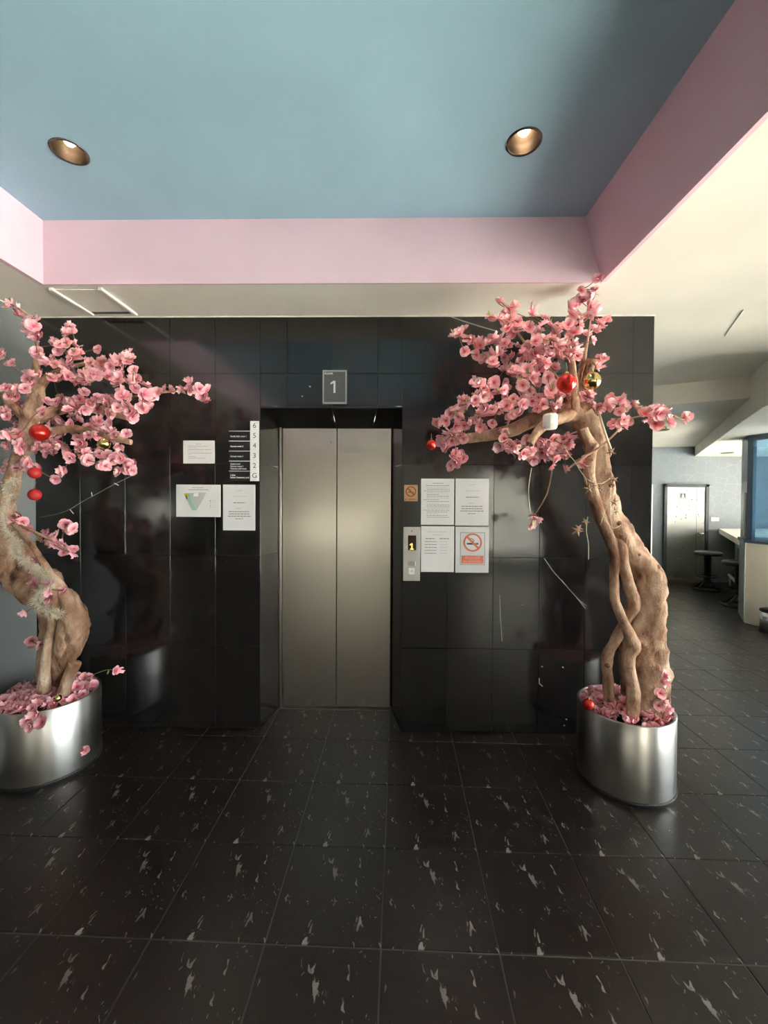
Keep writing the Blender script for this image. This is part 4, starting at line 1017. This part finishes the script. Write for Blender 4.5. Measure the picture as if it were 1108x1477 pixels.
# star garland on the right trunk
s = empty('star_garland', atY(870, 720, 2.13), 'dried star garland on pale twine wound around the leaning trunk', 'garland')
for pl in ([(812, 640, 2.1), (820, 655, 2.1), (828, 664, 2.1), (838, 680, 2.1), (848, 692, 2.1), (866, 698, 2.1), (880, 690, 2.12)], [(845, 690, 2.1), (847, 700, 2.1)], [(848, 745, 2.12), (846, 765, 2.12), (849, 785, 2.12), (849, 807, 2.12)],
           [(869, 740, 2.13), (877, 755, 2.13), (886, 762, 2.13), (896, 757, 2.13)], [(882, 700, 2.14), (880, 740, 2.13), (888, 785, 2.13)], [(866, 758, 2.13), (874, 735, 2.13), (881, 715, 2.13)], [(766, 742, 2.1), (763, 720, 2.1), (763, 700, 2.1), (767, 675, 2.12)]):
    MB().tube(pts3(pl), .0017, 5, 4).build('twine', M['twine'], s)
def star_mesh():
    mb = MB(); n_ = 5; c0 = mb.bm.verts.new((0, 0, .25)); c1 = mb.bm.verts.new((0, 0, -.1)); ring = []
    for i in range(2*n_):
        r = 1 if i % 2 == 0 else .36; t = math.pi*i/n_; ring.append(mb.bm.verts.new((r*math.cos(t), r*math.sin(t), .12 if i % 2 == 0 else 0)))
    for i in range(2*n_):
        a_, b2 = ring[i], ring[(i+1) % (2*n_)]; mb.bm.faces.new((c0, a_, b2)); mb.bm.faces.new((c1, b2, a_))
    return mb.mesh('star', M['star'])
STAR = star_mesh()
for (u, v_, r_) in ((886, 692, 7), (849, 705, 9), (856, 699, 7), (886, 724, 8), (888, 737, 7), (833, 766, 9), (881, 652, 8), (866, 704, 6), (835, 762, 7), (845, 752, 6)):
    put('star', STAR, atY(u, v_, 2.11), (rnd0.uniform(-.6, .6), -1, rnd0.uniform(-.4, .4)), r_*2.11/FPX, s, rnd0)
# tinsel on the left trunk
s = empty('tinsel_garland', atY(60, 850, 2.1), 'pale fluffy tinsel wound around the twisted trunk', 'garland')
core = [(90, 885, 2.14), (70, 882, 2.1), (52, 868, 2.1), (60, 850, 2.1), (74, 838, 2.12), (62, 825, 2.1), (40, 812, 2.09), (22, 795, 2.09), (24, 780, 2.1), (10, 765, 2.12), (4, 740, 2.14), (18, 712, 2.15), (10, 700, 2.16), (25, 690, 2.17)]
MB().tube(pts3(core), .002, 5, 5).build('cord', M['tinsel'], s)
mb = MB(); rt = random.Random(12); CP = pts3(core)
for i in range(5200):
    k_ = rt.uniform(0, len(CP)-1.001); q_ = int(k_); p = CP[q_].lerp(CP[q_+1], k_-q_)
    dens = 1 if q_ < 8 else .55
    if rt.random() > dens: continue
    d = Vector((rt.gauss(0, 1), rt.gauss(-.35, .7), rt.gauss(0, 1))).normalized(); ln = rt.uniform(.02, .048)
    sd = d.cross(Vector((rt.gauss(0, 1), rt.gauss(0, 1), rt.gauss(0, 1)))).normalized()*.0010
    bend = Vector((0, 0, -.006))
    a_ = p; m_ = p+d*ln*.6+bend*.3; e_ = p+d*ln+bend
    mb.poly([a_-sd, a_+sd, m_+sd*.9, m_-sd*.9]); mb.poly([m_-sd*.9, m_+sd*.9, e_])
mb.build('fringe', M['tinsel'], s, kind='stuff')
# fairy light wires
s = empty('fairy_lights', atY(120, 715, 2.12), 'thin wire of tiny clear fairy lights looping below the blossoms', 'string lights')
wp = [(160, 633, 2.12), (180, 655, 2.1), (198, 680, 2.1), (186, 688, 2.1), (164, 699, 2.1), (140, 712, 2.1), (118, 724, 2.1), (100, 735, 2.11), (80, 742, 2.12), (58, 746, 2.13)]
MB().tube(pts3(wp), .0013, 5, 4).build('wire', M['wire'], s)
for (u, v_, du, dv_) in ((165, 697, 6, 3), (133, 716, -1, -6), (101, 735, 5, 6)):
    MB().tube(pts3([(u, v_, 2.1), (u+du, v_+dv_, 2.1)]), .0022, 6).build('light_bulb', M['lampclear'], s)
s = empty('ribbon_end', atY(48, 490, 2.2), 'short white stick end among the topmost blossoms by the grey wall', 'stick')
MB().tube(pts3([(38, 487, 2.2), (57, 493, 2.22)]), .0028, 6).build('stick', M['signwhite'], s)
